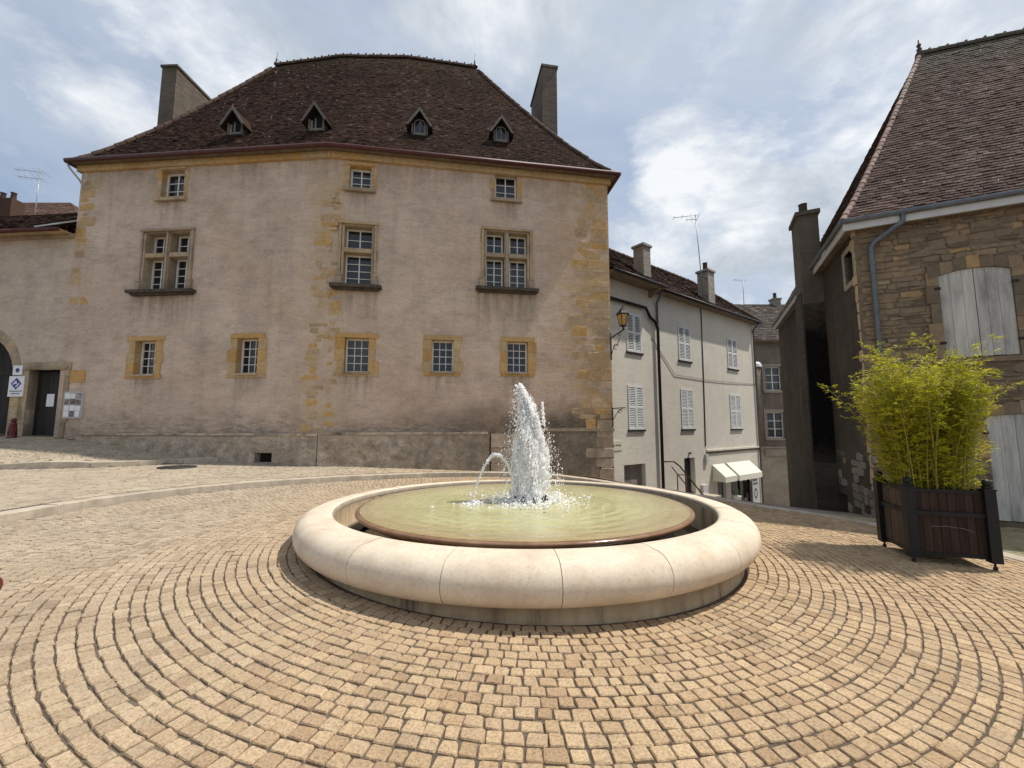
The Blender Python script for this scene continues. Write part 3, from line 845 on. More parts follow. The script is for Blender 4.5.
mbx = MB(); mbx.box((1.75, 16.75, 13.35), (.86, .8, .14), .16); mbx.build('chimney_band', MAT['chimney'], roof)

# dormers
MAT['bargeboard'] = simple('grey_barge_board', (.15, .135, .12), .85, .3, 5, .3)
MAT['greyframe'] = simple('grey_white_frame', (.22, .21, .195), .7, .15, 8, .2)
def dormer(p, t, arched):
    t = np.array(t, float) / np.linalg.norm(t); nn = np.array((t[1], -t[0]))
    class Small(Frame):
        def p(s, a, z_, o=0.0): return Frame.p(s, a * .86, z + (z_ - z) * .88, o)
    F = Small(np.array(p[:2]) - nn * .06, t); z = p[2] - .06
    d = MB()
    # cheeks and back body
    fbox(d, F, -.31, .31, z - .03, z + .03, -.5, -.04)
    for sg in (-1, 1):
        fbox(d, F, sg * .33, sg * .27, z + .03, z + .45, -.3, -.02)
    ob = d.build('dormer', MAT['bargeboard'], roof)
    # gable roof: two planes with thickness, boards on the front
    q = MB()
    for sg in (-1, 1):
        a = [F.p(0, z + 1.02, .13), F.p(sg * .53, z + .22, .13), F.p(sg * .53, z + .22, -.45), F.p(0, z + 1.02, -1.0)]
        b = [F.p(0, z + .93, .13), F.p(sg * .46, z + .22, .13), F.p(sg * .46, z + .22, -.45), F.p(0, z + .93, -1.0)]
        if sg > 0: q.hexa(b, a, 0, .4)
        else: q.hexa(b[::-1], a[::-1], 0, .4)
    q.build('dormer_roof', MAT['tile_old'], ob)
    q = MB()
    for sg in (-1, 1):
        f = [F.p(0, z + 1.05, .16), F.p(sg * .55, z + .23, .16), F.p(sg * .45, z + .23, .16), F.p(0, z + .88, .16)]
        bk = [F.p(0, z + 1.05, .131), F.p(sg * .55, z + .23, .131), F.p(sg * .45, z + .23, .131), F.p(0, z + .88, .131)]
        q.hexa(bk if sg < 0 else bk[::-1], f if sg < 0 else f[::-1], 0, .6)
    q.build('barge_board', MAT['bargeboard'], ob)
    q = MB(); q.face([F.p(-.42, z + .03, -.12), F.p(.42, z + .03, -.12), F.p(.42, z + .35, -.12), F.p(0, z + .92, -.12), F.p(-.42, z + .35, -.12)])
    q.build('opening', MAT['dark'], ob)
    q = MB()
    if arched:
        fbox(q, F, -.24, -.19, z + .03, z + .5, -.11, -.06); fbox(q, F, .19, .24, z + .03, z + .5, -.11, -.06)
        fbox(q, F, -.24, .24, z + .03, z + .08, -.115, -.055); fbox(q, F, -.015, .015, z + .08, z + .6, -.11, -.07)
        q.tube([F.p(.215 * math.cos(a), z + .5 + .17 * math.sin(a), -.085) for a in np.linspace(0, math.pi, 9)], .022, 6)
        gl = MB(); gl.face([F.p(-.19, z + .08, -.1), F.p(.19, z + .08, -.1), F.p(.19, z + .5, -.1), F.p(0, z + .66, -.1), F.p(-.19, z + .5, -.1)])
        gl.build('pane', MAT['glass'], ob)
    else:
        fbox(q, F, -.26, -.18, z + .03, z + .42, -.11, -.06); fbox(q, F, -.08, -.03, z + .03, z + .5, -.11, -.06); fbox(q, F, -.28, .28, z + .02, z + .07, -.115, -.05)
    q.build('frame', MAT['greyframe'], ob)
for pos, t, ar in (((-9.84, 13.5, 11.93), L.t, 0), ((-6.81, 13.2, 11.85), L.t, 0), ((-3.31, 13.7, 12.05), R.t, 1), ((-.39, 14.25, 12.2), R.t, 1)):
    dormer(pos, t, ar)

# windows
def sash(F, s0, s1, z0, z1, nx, ny, o, parent, fr=.055, bar=.022):
    f = MB()
    fbox(f, F, s0, s0 + fr, z0, z1, o - .03, o + .03); fbox(f, F, s1 - fr, s1, z0, z1, o - .03, o + .03)
    fbox(f, F, s0 + fr, s1 - fr, z0, z0 + fr, o - .028, o + .028); fbox(f, F, s0 + fr, s1 - fr, z1 - fr, z1, o - .028, o + .028)
    w, h = s1 - s0 - 2 * fr, z1 - z0 - 2 * fr
    for k in range(1, nx):
        b = bar if (nx % 2 or k != nx // 2) else bar * 1.7
        x = s0 + fr + w * k / nx; fbox(f, F, x - b / 2, x + b / 2, z0 + fr, z1 - fr, o - .015, o + .02)
    for k in range(1, ny):
        z = z0 + fr + h * k / ny; fbox(f, F, s0 + fr, s1 - fr, z - bar / 2, z + bar / 2, o - .017, o + .017)
    fr_ob = f.build('frame', MAT['whitewood'], parent)
    gl = MB(); gl.face([F.p(s0 + .01, z0 + .01, o - .012), F.p(s1 - .01, z0 + .01, o - .012), F.p(s1 - .01, z1 - .01, o - .012), F.p(s0 + .01, z1 - .01, o - .012)])
    gl.build('pane', MAT['glass'], parent)
    return fr_ob

def stone_surround(mb, F, a, b, c, d, wj, wl, ws, depth, nz=3, out=(.012, .028), m=0):
    """dressed blocks round a clear opening; reveals reach back to -depth"""
    e = np.linspace(c, d, nz + 1)
    for side in (0, 1):
        for k in range(nz):
            w = wj * random.uniform(.75, 1.3); o = random.uniform(*out)
            z0, z1 = e[k] + .003, e[k + 1] - .003
            if side == 0: fbox(mb, F, a - w, a, z0, z1, -depth, o, m)
            else: fbox(mb, F, b, b + w, z0, z1, -depth, o, m)
    x = random.uniform(.8, 1.25) * wj
    fbox(mb, F, a - x, b + x, d, d + wl, -depth, out[1] + .002, m)
    x = random.uniform(.8, 1.25) * wj
    fbox(mb, F, a - x, b + x, c - ws, c, -depth, out[1] + .001, m)

def low_window(F, w):
    a, b, c, d = w
    mb = MB(); stone_surround(mb, F, a, b, c, d, .25, .15, .12, .34)
    ob = mb.build('window', MAT['ochre'], house)
    s = MB(); fbox(s, F, a - .04, b + .04, c - .05, c + .012, .0, .075); s.build('sill', MAT['greystone'], ob)
    sash(F, a + .0, b - .0, c + .013, d - .001, 3, 4, -.25, ob, .05)
for w in (lw['lo1'], lw['lo2']): low_window(L, w)
for w in (rw['lo3'], rw['lo4'], rw['lo5']): low_window(R, w)

def top_window(F, w, nx):
    a, b, c, d = w
    mb = MB(); stone_surround(mb, F, a, b, c, d, .17, .16, .10, .34, 3, (.004, .014))
    fbox(mb, F, a - .06, b + .06, d + .02, d + .1, .0, .055)
    ob = mb.build('window', MAT['quoin_soft'], house)
    s = MB(); fbox(s, F, a - .15, b + .15, c - .1, c + .012, .0, .11); s.build('sill', MAT['greystone'], ob)
    sash(F, a, b, c + .013, d - .001, nx, 3, -.22, ob, .06)
top_window(L, lw['up'], 2); top_window(R, rw['up1'], 2); top_window(R, rw['up2'], 2)

def mullion_window(F, w, transom, mull, ny_low):
    a, b, c, d = w
    mb = MB(); stone_surround(mb, F, a, b, c, d, .13, .13, .1, .44, 5, (.003, .008))
    # moulded outer frame and colonnettes
    for s0, s1 in ((a - .12, a - .05), (b + .05, b + .12)): fbox(mb, F, s0, s1, c + .3, d + .12, .0, .075)
    fbox(mb, F, a - .14, b + .14, d + .05, d + .13, .0, .10)
    for s0, s1 in ((a - .03, a + .035), (b - .035, b + .03)): fbox(mb, F, s0, s1, c, d, -.44, .045)
    for s in (a - .085, b + .085): mb.box(F.p(s, c + .14, .04), (.17, .12, .28), F.rz()); mb.box(F.p(s, c + .3, .05), (.2, .14, .05), F.rz())
    lights = [(a, b)]
    if mull:
        x = (a + b) / 2
        fbox(mb, F, x - .075, x + .075, c, d, -.42, -.005); fbox(mb, F, x - .03, x + .03, c, d + .1, -.1, .06)
        lights = [(a, x - .075), (x + .075, b)]
    for (l0, l1) in lights: fbox(mb, F, l0 + .001, l1 - .001, transom - .07, transom + .07, -.42, .02)
    ob = mb.build('window', MAT['greystone'], house)
    s = MB(); fbox(s, F, a - .32, b + .32, c - .14, c - .04, -.02, .26); fbox(s, F, a - .24, b + .24, c - .2, c - .143, -.02, .16)
    s.build('sill', MAT['sill'], ob)
    for (l0, l1) in lights:
        q = .035
        sash(F, l0 + q, l1 - q, transom + .07, d, 2, 2, -.3, ob, .05); sash(F, l0 + q, l1 - q, c, transom - .07, 2, ny_low, -.3, ob, .05)
mullion_window(L, crossL, 7.22, True, 4)
mullion_window(R, crossM, 7.23, False, 4)
mullion_window(R, crossR, 7.39, True, 4)

# ------------------------------------------------------------------ GATEHOUSE on the left
gate = empty('gatehouse', (-17.0, 13.65, 1.2), 'low rendered gatehouse with arched gateway and dark plank door beside the mansion', 'house')
DOOR = (-1.13, .20, 1.2, 3.40)
wl_ = MB()
# arch: opening from s=-4.3 to -1.75, springing 2.9, crown 4.5
ar0, ar1, asp, acr = -4.55, -1.74, 3.2, 4.62
wall_with_holes(wl_, L, -1.74, -.004, -1, 8.12, [(DOOR[0], -.004, DOOR[2], DOOR[3])], .35)
wl_.face([L.p(ar0, acr), L.p(ar1, acr), L.p(ar1, 8.12), L.p(ar0, 8.12)])
wl_.face([L.p(-8, -1), L.p(ar0, -1), L.p(ar0, 8.12), L.p(-8, 8.12)])
na = 16
arc = [(ar0 + (ar1 - ar0) * (1 - math.cos(math.pi * k / na)) / 2, asp + (acr - asp) * math.sin(math.pi * k / na)) for k in range(na + 1)]
for (s0, z0), (s1, z1) in zip(arc, arc[1:]):
    wl_.face([L.p(s0, z0), L.p(s1, z1), L.p(s1, acr), L.p(s0, acr)])
    wl_.face([L.p(s0, z0, -.5), L.p(s1, z1, -.5), L.p(s1, z1), L.p(s0, z0)])
for s in (ar0, ar1): wl_.face([L.p(s, 0), L.p(s, asp), L.p(s, asp, -.5), L.p(s, 0, -.5)])
wl_.build('wall', MAT['annex_render'], gate)
sg_ = MB()
for k in range(8, na):
    (s0, z0), (s1, z1) = arc[k], arc[k + 1]
    c = ((ar0 + ar1) / 2, asp - .2)
    out = lambda s, z, r: (c[0] + (s - c[0]) * r, c[1] + (z - c[1]) * r)
    a, b = out(s0, z0, 1.2), out(s1, z1, 1.2)
    sg_.hexa([L.p(s0, z0, -.45), L.p(s1, z1, -.45), L.p(s1, z1, .02), L.p(s0, z0, .02)], [L.p(*a, -.45), L.p(*b, -.45), L.p(*b, .02), L.p(*a, .02)])
z = 1.0
while z < 3.2:
    h = random.uniform(.35, .5); fbox(sg_, L, ar1 + .002, ar1 + random.uniform(.3, .55), z + .004, z + h - .004, -.45, .02); z += h
sg_.build('arch_stones', MAT['greystone'], gate)
gd = MB()
x = ar0
while x < ar1 + .1:
    fbox(gd, L, x + .004, x + .16, .9, acr + .05, -.5, -.46 + random.uniform(0, .01)); x += .166
for z in (1.5, 3.3): fbox(gd, L, ar0, ar1, z, z + .14, -.459, -.43)
gd.build('gate', MAT['darkwood'], gate)
ds = MB()
z = 1.1
while z < 3.4:
    h = random.uniform(.4, .6); h = min(h, 3.4 - z + .001)
    fbox(ds, L, DOOR[0] - random.uniform(.2, .34), DOOR[0], z + .003, z + h - .003, -.33, .02); z += h
z = 1.1
while z < 3.4:
    h = min(random.uniform(.4, .6), 3.4 - z + .001)
    fbox(ds, L, DOOR[1], DOOR[1] + random.uniform(.16, .3), z + .003, z + h - .003, -.33, .035); z += h
fbox(ds, L, DOOR[0] - .25, DOOR[1] + .2, 3.4, 3.66, -.33, .04)
fbox(ds, L, DOOR[0] - .16, DOOR[1] + .12, 3.43, 3.50, .04, .075)
fbox(ds, L, DOOR[0] - .2, DOOR[1] + .1, .9, 1.2, -.33, .22)
ds.build('door_surround', MAT['greystone'], gate)
dd = MB()
x = DOOR[0] + .003
while x < DOOR[1] - .01:
    w = min(.145, DOOR[1] - x - .001); fbox(dd, L, x, x + w - .006, 1.203, 3.397, -.3, -.25 + random.uniform(0, .006)); x += w
door = dd.build('door', MAT['darkwood'], gate)
nb = MB(); fbox(nb, L, -.72, -.44, 2.2, 2.62, -.243, -.236); nb.build('notice', MAT['paper'], door)
hd = MB(); hd.ball(L.p(-.95, 2.1, -.2), .035); hd.build('handle', MAT['iron'], door)
acc = tile_acc(); pl1 = lambda t: t
ge0, ge1 = L.p(-8, 8.1, .42), L.p(-.02, 8.1, .42)
gr0, gr1 = L.p(-8, 10.05, -2.0), L.p(-.02, 10.05, -2.0)
tile_panel(acc, ge0, ge1, gr0, gr1, .128, .175, pl1)
tile_panel(acc, L.p(-.02, 8.1, -4.4), L.p(-8, 8.1, -4.4), gr1, gr0, .3, .4, pl1)
groof = tile_build(acc, 'roof', MAT['tile_old'], gate)
gg = MB(); gg.tube([L.p(-8, 8.06, .46), L.p(-.05, 8.06, .46)], .07, 8); gg.build('gutter', MAT['maroon'], gate)
gc = MB(); fbox(gc, L, -8, -.01, 7.94, 8.04, 0, .12); fbox(gc, L, -8, -.01, 8.05, 8.07, 0, .44); gc.build('cornice', MAT['greystone'], gate)
fl = MB(); fl.hexa([L.p(-.9, 8.13, .5), L.p(.0, 8.2, .5), L.p(.0, 8.55, 0), L.p(-.5, 8.4, .1)], [L.p(-.9, 8.17, .5), L.p(.0, 8.24, .5), L.p(.0, 8.6, 0), L.p(-.5, 8.45, .1)])
fl.build('flashing', MAT['fascia'], groof)

# signs and board by the door
def sign_panel(name, F, s0, s1, z0, z1, o, label):
    r = empty(name, F.p((s0 + s1) / 2, z0, o), label, 'sign')
    b = MB(); fbox(b, F, s0, s1, z0, z1, o, o + .025); b.build('plate', MAT['paper'], r)
    return r
s1_ = sign_panel('sign', L, -1.70, -1.36, 3.24, 3.56, .024, 'small square white sign with blue emblem above the blue diamond sign')
e = MB(); c0 = (-1.53, 3.40)
for k in range(8):
    a = 2 * math.pi * k / 8; b = a + math.pi / 8; c = a + math.pi / 4
    e.face([L.p(c0[0], c0[1], .052), L.p(c0[0] + .09 * math.cos(a), c0[1] + .09 * math.sin(a), .052), L.p(c0[0] + .06 * math.cos(b), c0[1] + .06 * math.sin(b), .052), L.p(c0[0] + .09 * math.cos(c), c0[1] + .09 * math.sin(c), .052)][::1])
e.build('emblem', MAT['blue'], s1_)
s2_ = sign_panel('sign', L, -1.80, -1.24, 2.52, 3.20, .024, 'larger white sign with dark blue diamond emblem beside the plank door')
e = MB(); cx, cz, rr = -1.52, 2.95, .2
def dia(x, z, w, h, o): return [L.p(x - w, z, o), L.p(x, z - h, o), L.p(x + w, z, o), L.p(x, z + h, o)]
e.face(dia(cx, cz, rr, rr, .052))
e.build('emblem', MAT['blue'], s2_)
e = MB()
e.face([L.p(cx - .13, cz - .01, .055), L.p(cx - .10, cz - .05, .055), L.p(cx + .02, cz + .07, .055), L.p(cx - .01, cz + .11, .055)])
e.face([L.p(cx - .02, cz - .10, .055), L.p(cx + .01, cz - .13, .055), L.p(cx + .13, cz - .01, .055), L.p(cx + .10, cz + .03, .055)])
e.face([L.p(cx - .04, cz + .01, .055), L.p(cx - .01, cz - .02, .055), L.p(cx + .05, cz + .02, .055), L.p(cx + .02, cz + .05, .055)])
e.build('emblem_mark', MAT['paper'], s2_)
e = MB()
for z, x0, x1 in ((2.68, -1.73, -1.31), (2.60, -1.68, -1.36)):
    x = x0
    while x < x1:
        w = random.uniform(.02, .045); e.face([L.p(x, z, .052), L.p(x + w, z, .052), L.p(x + w, z + .035, .052), L.p(x, z + .035, .052)]); x += w + .014
e.build('lettering', MAT['ink'], s2_)
nbd = empty('notice_board', L.p(.6, 1.8, .03), 'glazed notice board pinned with papers on the wall right of the plank door', 'notice board')
b = MB(); fbox(b, L, .30, .98, 1.80, 2.67, .0, .05); b.build('case', MAT['fascia'], nbd)
b = MB(); fbox(b, L, .33, .95, 1.83, 2.64, .051, .056); b.build('backing', simple('board_backing', (.42, .40, .39), .6, .1), nbd)
for i in range(3):
    for j in range(4):
        s0 = .34 + i * .203; z0 = 1.85 + j * .197
        w, h = random.uniform(.16, .19), random.uniform(.15, .188)
        b = MB(); fbox(b, L, s0, s0 + w, z0, z0 + h, .0565, .059)
        b.build('paper', MAT['paper'] if (i * 3 + j * 2 + i * j) % 5 < 3 else MAT['photo'], nbd)

# ------------------------------------------------------------------ bollards
def bollard(loc, h, r, label):
    rt_ = empty('bollard', loc, label, 'bollard', 'red bollards')
    b = MB()
    b.lathe([(r * 1.25, -.1), (r * 1.25, .05 * h), (r * 1.05, .09 * h), (r * 1.12, .12 * h), (r, .16 * h), (r * .78, .62 * h), (r * .9, .66 * h), (r * .9, .70 * h), (r * .6, .74 * h), (r * .6, .79 * h), (.002, .80 * h)], loc, 14)
    b.build('post', MAT['red'], rt_)
    k = MB()
    for i in range(8):
        a = 2 * math.pi * i / 8
        k.tube([(loc[0] + r * 1.0 * math.cos(a), loc[1] + r * 1.0 * math.sin(a), loc[2] + .16 * h), (loc[0] + r * .78 * math.cos(a), loc[1] + r * .78 * math.sin(a), loc[2] + .6 * h)], r * .13, 5)
    k.build('flutes', MAT['red'], rt_)
    c = MB(); c.ball((loc[0], loc[1], loc[2] + .88 * h), r * .72 if h > .58 else .07); c.build('cap', MAT['red'], rt_)
bollard((-15.98, 13.2, float(g3(-15.98, 13.2))), .64, .10, 'dark red cast iron bollard standing between the arched gate and the plank door')
bz = float(gp(-3.2, 2.66))
bollard((-3.27, 2.66, bz), .56, .05, 'dark red ball topped bollard at the edge of the near cobbles')

# ------------------------------------------------------------------ manhole
mh = MB(); mx, my = -9.2, 11.45
mh.lathe([(.0, .006), (.44, .006), (.44, -.03)], (0, 0, 0), 28)
for k in range(-4, 5): mh.box((k * .09, 0, .009), (.04, .7 * math.sqrt(max(.05, 1 - (k * .2) ** 2)), .006))
o = mh.build('manhole_cover', MAT['cover_iron'])
o.location = (mx, my, float(g2(mx, my)) + .012); dz = (float(g2(mx + .5, my)) - float(g2(mx - .5, my)), float(g2(mx, my + .5)) - float(g2(mx, my - .5)))
o.rotation_euler = (math.atan(dz[1]), -math.atan(dz[0]), .3)
tag(o, 'round dark iron manhole cover set in the pale paving before the mansion', 'manhole cover')

# ------------------------------------------------------------------ TV antennas
def antenna(base, h, label, arms, yaw, lean=(0, 0)):
    rt_ = empty('television_antenna', base, label, 'antenna', 'television antennas on the roofs')
    top = (base[0] + lean[0], base[1] + lean[1], base[2] + h)
    m_ = MB(); m_.tube([base, top], .022, 6); m_.build('mast', MAT['mast'], rt_)
    e_ = MB(); ca, sa = math.cos(yaw), math.sin(yaw)
    for (dz, ln, n, el) in arms:
        c = Vector(top) + Vector((0, 0, dz)); d = Vector((ca, sa, 0)); q = Vector((-sa, ca, 0))
        e_.tube([c - d * ln * .85, c + d * ln * .15], .014, 5)
        for k in range(n):
            p = c - d * ln * (.85 - k / max(1, n - 1)); l = el * (.7 + .3 * k / n)
            e_.tube([p - q * l, p + q * l], .009, 4)
    e_.build('aerial', MAT['mast'], rt_)
    return rt_

# ------------------------------------------------------------------ house behind on the left
bh = empty('house', (-27, 24, 4), 'distant house with red clay hip roof rising behind the gatehouse', 'house')
b = MB()
b.box((-30, 26.5, 8), (11, 8, 8.6)); b.build('wall', MAT['far_base'], bh)
acc = tile_acc()
q0, q1, q2, q3 = (-36, 22.2, 11.9), (-23.8, 22.2, 11.9), (-23.8, 31, 11.9), (-36, 31, 11.9)
k0, k1 = (-34, 26.5, 16.6), (-30.0, 26.5, 16.6)
tile_panel(acc, q0, q1, k0, k1, .22, .3, pl1); tile_panel(acc, q1, q2, k1, k1, .22, .3, pl1)
tile_panel(acc, q2, q3, k1, k0, .5, .6, pl1); tile_panel(acc, q3, q0, k0, k0, .5, .6, pl1)
br_ = tile_build(acc, 'roof', MAT['tile_red'], bh)
b = MB(); b.box((-31.0, 24, 14.4), (1.3, .7, 1.8)); cb = b.build('chimney', MAT['tile_red'], br_)
for dx in (-.35, .3):
    b = MB(); b.lathe([(.15, 0), (.12, .45), (.16, .5), (.1, .52)], (-31.0 + dx, 24, 15.3), 10); b.build('chimney_pot', MAT['terracotta'], br_)
antenna((-26.7, 21.9, 12.2), 3.7, 'tall grid television antenna above the red roof behind the gatehouse', [(-.1, 1.3, 6, .45), (-.5, 1.1, 6, .4)], .25)

# ------------------------------------------------------------------ WHITE HOUSE
wh = empty('house', W.p(0, -1), 'cream rendered three storey house with pale louvred shutters and a ground floor shop with awnings', 'house')
WZ = 7.22
ww = [(-2.02, -1.08, 4.44, 6.0), (1.60, 2.60, 4.44, 6.0), (6.07, 7.12, 4.44, 6.03), (-2.04, -1.08, 1.40, 3.12), (1.63, 2.62, 1.40, 3.18), (6.07, 7.2, 1.38, 3.13)]
wd = (1.71, 2.57, -1.45, .14); gar = (-2.38, -1.06, -1.6, .08); sdr = (4.45, 5.25, -2.9, -.75); swn = (5.75, 7.85, -2.75, -.62)
b = MB()
wall_with_holes(b, W, -4.2, 9.15, -4.5, WZ, [(*w, .12) for w in ww] + [(*wd, .3), (*gar, .22), (*sdr, .13), (*swn, .11)])
nW = -W.n
c0, c1 = np.array(W.p(-4.2, 0)[:2]), np.array(W.p(9.15, 0)[:2])
d0, d1 = c0 + nW * 6.4, c1 + nW * 6.4
for p, q in ((d0, c0), (c1, d1), (d1, d0)): b.face([(*p, -4.5), (*q, -4.5), (*q, WZ), (*p, WZ)])
b.build('wall', MAT['white_render'], wh)
b = MB(); fbox(b, W, 3.58, 9.15, .36, .44, -.02, .07); b.build('string_course', MAT['white_render'], wh)
b = MB(); fbox(b, W, 3.6, 9.15, .25, .358, -.02, .02); b.build('painted_string_shade', MAT['soffit'], wh)  # dark strip colours in the shade line below the string course
for a, bb, c, d in ww:
    f = MB(); fbox(f, W, a, bb, c, d, -.13, -.11); fbox(f, W, a - .06, bb + .06, c - .07, c - .003, -.02, .06)
    wo = f.build('window', MAT['dark'], wh)
    mid = (a + bb) / 2
    for s0, s1 in ((a + .012, mid - .004), (mid + .004, bb - .012)):
        sh = MB(); fr = .06
        fbox(sh, W, s0, s0 + fr, c, d, -.02, .03); fbox(sh, W, s1 - fr, s1, c, d, -.02, .03)
        for z0, z1 in ((c + .001, c + .09), ((c + d) / 2 - .04, (c + d) / 2 + .04), (d - .08, d - .001)): fbox(sh, W, s0 + fr, s1 - fr, z0, z1, -.018, .028)
        for lo, hi in ((c + .09, (c + d) / 2 - .04), ((c + d) / 2 + .04, d - .08)):
            n = int((hi - lo) / .062)
            for k in range(n):
                z = lo + (hi - lo) * k / n
                sh.hexa([W.p(s0 + fr, z, .025), W.p(s1 - fr, z, .025), W.p(s1 - fr, z + .045, -.016), W.p(s0 + fr, z + .045, -.016)],
                        [W.p(s0 + fr, z + .008, .025), W.p(s1 - fr, z + .008, .025), W.p(s1 - fr, z + .053, -.016), W.p(s0 + fr, z + .053, -.016)])
        so = sh.build('shutter', MAT['shutter'], wo)
# doors, garage
f = MB()
for k in range(9): fbox(f, W, gar[0] + k * .1467, gar[0] + k * .1467 + .142, gar[2], gar[3], -.21, -.18 + random.uniform(0, .006))
f.build('garage_door', simple('brown_grey_boards', (.23, .20, .17), .8, .2, 4, .3, use_rnd=.2), wh)
f = MB(); fbox(f, W, wd[0], wd[1], wd[2], wd[3], -.3, -.26); fbox(f, W, 2.12, 2.16, wd[2], wd[3], -.259, -.24)
fbox(f, W, wd[0], wd[0] + .07, wd[2], wd[3], -.259, -.22); fbox(f, W, wd[1] - .07, wd[1], wd[2], wd[3], -.259, -.22)
f.build('door', simple('dark_green_grey_door', (.05, .05, .045), .5, .3, 5, .2), wh)
f = MB(); fbox(f, W, sdr[0], sdr[1], sdr[2], sdr[3], -.13, -.10); so = f.build('shop_door', MAT['glass'], wh)
f = MB(); fbox(f, W, sdr[0], sdr[0] + .13, sdr[2], sdr[3], -.099, -.05); fbox(f, W, sdr[1] - .1, sdr[1], sdr[2], sdr[3], -.099, -.05); fbox(f, W, sdr[0] + .13, sdr[1] - .1, sdr[3] - .12, sdr[3], -.099, -.05)
f.build('door_frame', MAT['fascia'], so)
f = MB(); fbox(f, W, swn[0], swn[1], swn[2], swn[3], -.11, -.09); so = f.build('shop_window', MAT['glass'], wh)
f = MB()
for x in (swn[0], swn[0] + 1.0, swn[1] - .05): fbox(f, W, x, x + .05, swn[2], swn[3], -.089, -.04)
fbox(f, W, swn[0] + .05, swn[1] - .05, -2.62, -2.57, -.086, -.05)
f.build('window_frame', MAT['darkwood'], so)
# goods faintly seen in the shop window
f = MB()
for k in range(9):
    x = swn[0] + .15 + k * .21; hh = random.uniform(.25, .7)
    f.box(W.p(x, -2.55 + hh / 2, -.07), (.13, .03, hh), W.rz())
f.build('window_display', MAT['photo'], so)
def awning(a, b_, zt, zb, out):
    f = MB()
    n = 10
    for k in range(n):
        x0, x1 = a + (b_ - a) * k / n, a + (b_ - a) * (k + 1) / n
        dz = .012 * (k % 2)
        f.hexa([W.p(x0, zb - .012, out), W.p(x1, zb - .012, out), W.p(x1, zt - .012, .01), W.p(x0, zt - .012, .01)],
               [W.p(x0, zb, out), W.p(x1, zb, out), W.p(x1, zt, .01), W.p(x0, zt, .01)])
        fbox(f, W, x0, x1, zb - .26 + dz, zb - .013, out - .012, out)
    for s in (a, b_):
        f.face([W.p(s, zt, .01), W.p(s, zb, out), W.p(s, zb - .24, out), W.p(s, zb - .24, .01)])
    f.build('awning', MAT['awning'], wh)
awning(4.05, 5.15, -.27, -.78, .6); awning(5.4, 7.85, -.26, -.80, .6)
# eaves and roof
acc = tile_acc()
def wpt(s, z, o): return W.p(s, z, o)
tile_panel(acc, W.p(-.1, WZ - .02, .38), W.p(9.35, WZ - .02, .38), W.p(-.1, 10.35, -3.1), W.p(8.3, 10.35, -3.1), .14, .2, pl1)
tile_panel(acc, W.p(-3.5, WZ + .02, .62), W.p(-.1, WZ + .02, .62), W.p(-4.3, 10.36, -3.1), W.p(-.1, 10.36, -3.1), .14, .2, pl1)
tile_panel(acc, W.p(9.35, WZ - .02, .38), W.p(9.35, WZ - .02, -6.6), W.p(8.3, 10.35, -3.1), W.p(8.3, 10.35, -3.1), .2, .25, pl1)
tile_panel(acc, W.p(9.35, WZ - .02, -6.6), W.p(-4.3, WZ - .02, -6.6), W.p(8.3, 10.35, -3.1), W.p(-4.3, 10.35, -3.1), .4, .5, pl1)
wroof = tile_build(acc, 'roof', MAT['tile_old'], wh)
f = MB(); half_tiles(f, [W.p(-4.3, 10.36, -3.1), W.p(8.3, 10.36, -3.1), W.p(9.33, WZ + .05, .36)], .1); f.build('ridge_tiles', MAT['hip_tile'], wroof)
f = MB(); fbox(f, W, -3.5, -.13, WZ - .05, WZ - .0, 0, .60); fbox(f, W, -.09, 9.33, WZ - .08, WZ - .03, 0, .36)
for k in range(1): f.hexa([W.p(-.5 + k * .0 - k * 1.3, WZ - .35, 0), W.p(-.35 - k * 1.3, WZ - .35, 0), W.p(-.35 - k * 1.3, WZ - .35, -.05), W.p(-.5 - k * 1.3, WZ - .35, -.05)],
                          [W.p(-.5 - k * 1.3, WZ - .055, .6), W.p(-.35 - k * 1.3, WZ - .055, .6), W.p(-.35 - k * 1.3, WZ - .055, -.05), W.p(-.5 - k * 1.3, WZ - .055, -.05)])
f.build('soffit', MAT['soffit'], wh)
f = MB(); f.tube([W.p(-.1, WZ - .03, .43), W.p(9.3, WZ - .03, .43)], .06, 8); f.tube([W.p(-3.5, WZ + .0, .67), W.p(-.1, WZ + .0, .67)], .05, 8)
f.build('gutter', MAT['iron'], wh)
f = MB(); f.tube([W.p(-3.6, 6.36, .1), W.p(-.85, 6.36, .1), W.p(-.55, 6.0, .1), W.p(-.2, 5.86, .1), W.p(-.05, 5.6, .1), W.p(-.05, -1.4, .1)], .062, 8)
f.build('downpipe', MAT['iron'], wh); f = MB()
f.tube([W.p(-.08, WZ - .1, .4), W.p(-.02, 6.7, .07), W.p(-.02, 5.8, .07)], .05, 8); f.build('downpipe', MAT['zinc'], wh); f = MB()
f.tube([W.p(9.0, WZ - .1, .4), W.p(9.05, 6.8, .07), W.p(9.05, -2.8, .07)], .05, 8)
f.build('downpipe', MAT['zinc'], wh)
f = MB(); f.tube([W.p(3.66, WZ - .1, .02), W.p(3.62, 4, .02), W.p(3.52, .6, .02)], .022, 6); f.build('cable', MAT['iron'], wh); f = MB(); f.tube([W.p(-.4, 5.2, .02), W.p(1.2, 3.75, .03), W.p(3.6, 3.7, .03), W.p(6.0, 3.72, .03), W.p(9.1, 3.8, .02)], .011, 5); f.build('cable', MAT['soffit'], wh)
f = MB(); fbox(f, W, 3.4, 3.6, -.15, .25, 0, .1); fbox(f, W, 2.95, 3.35, -1.6, -1.1, 0, .14); f.build('meter_box', MAT['fascia'], wh)
f = MB(); fbox(f, W, 2.08, 2.2, .32, .38, 0, .08); f.build('door_light', MAT['iron'], wh)
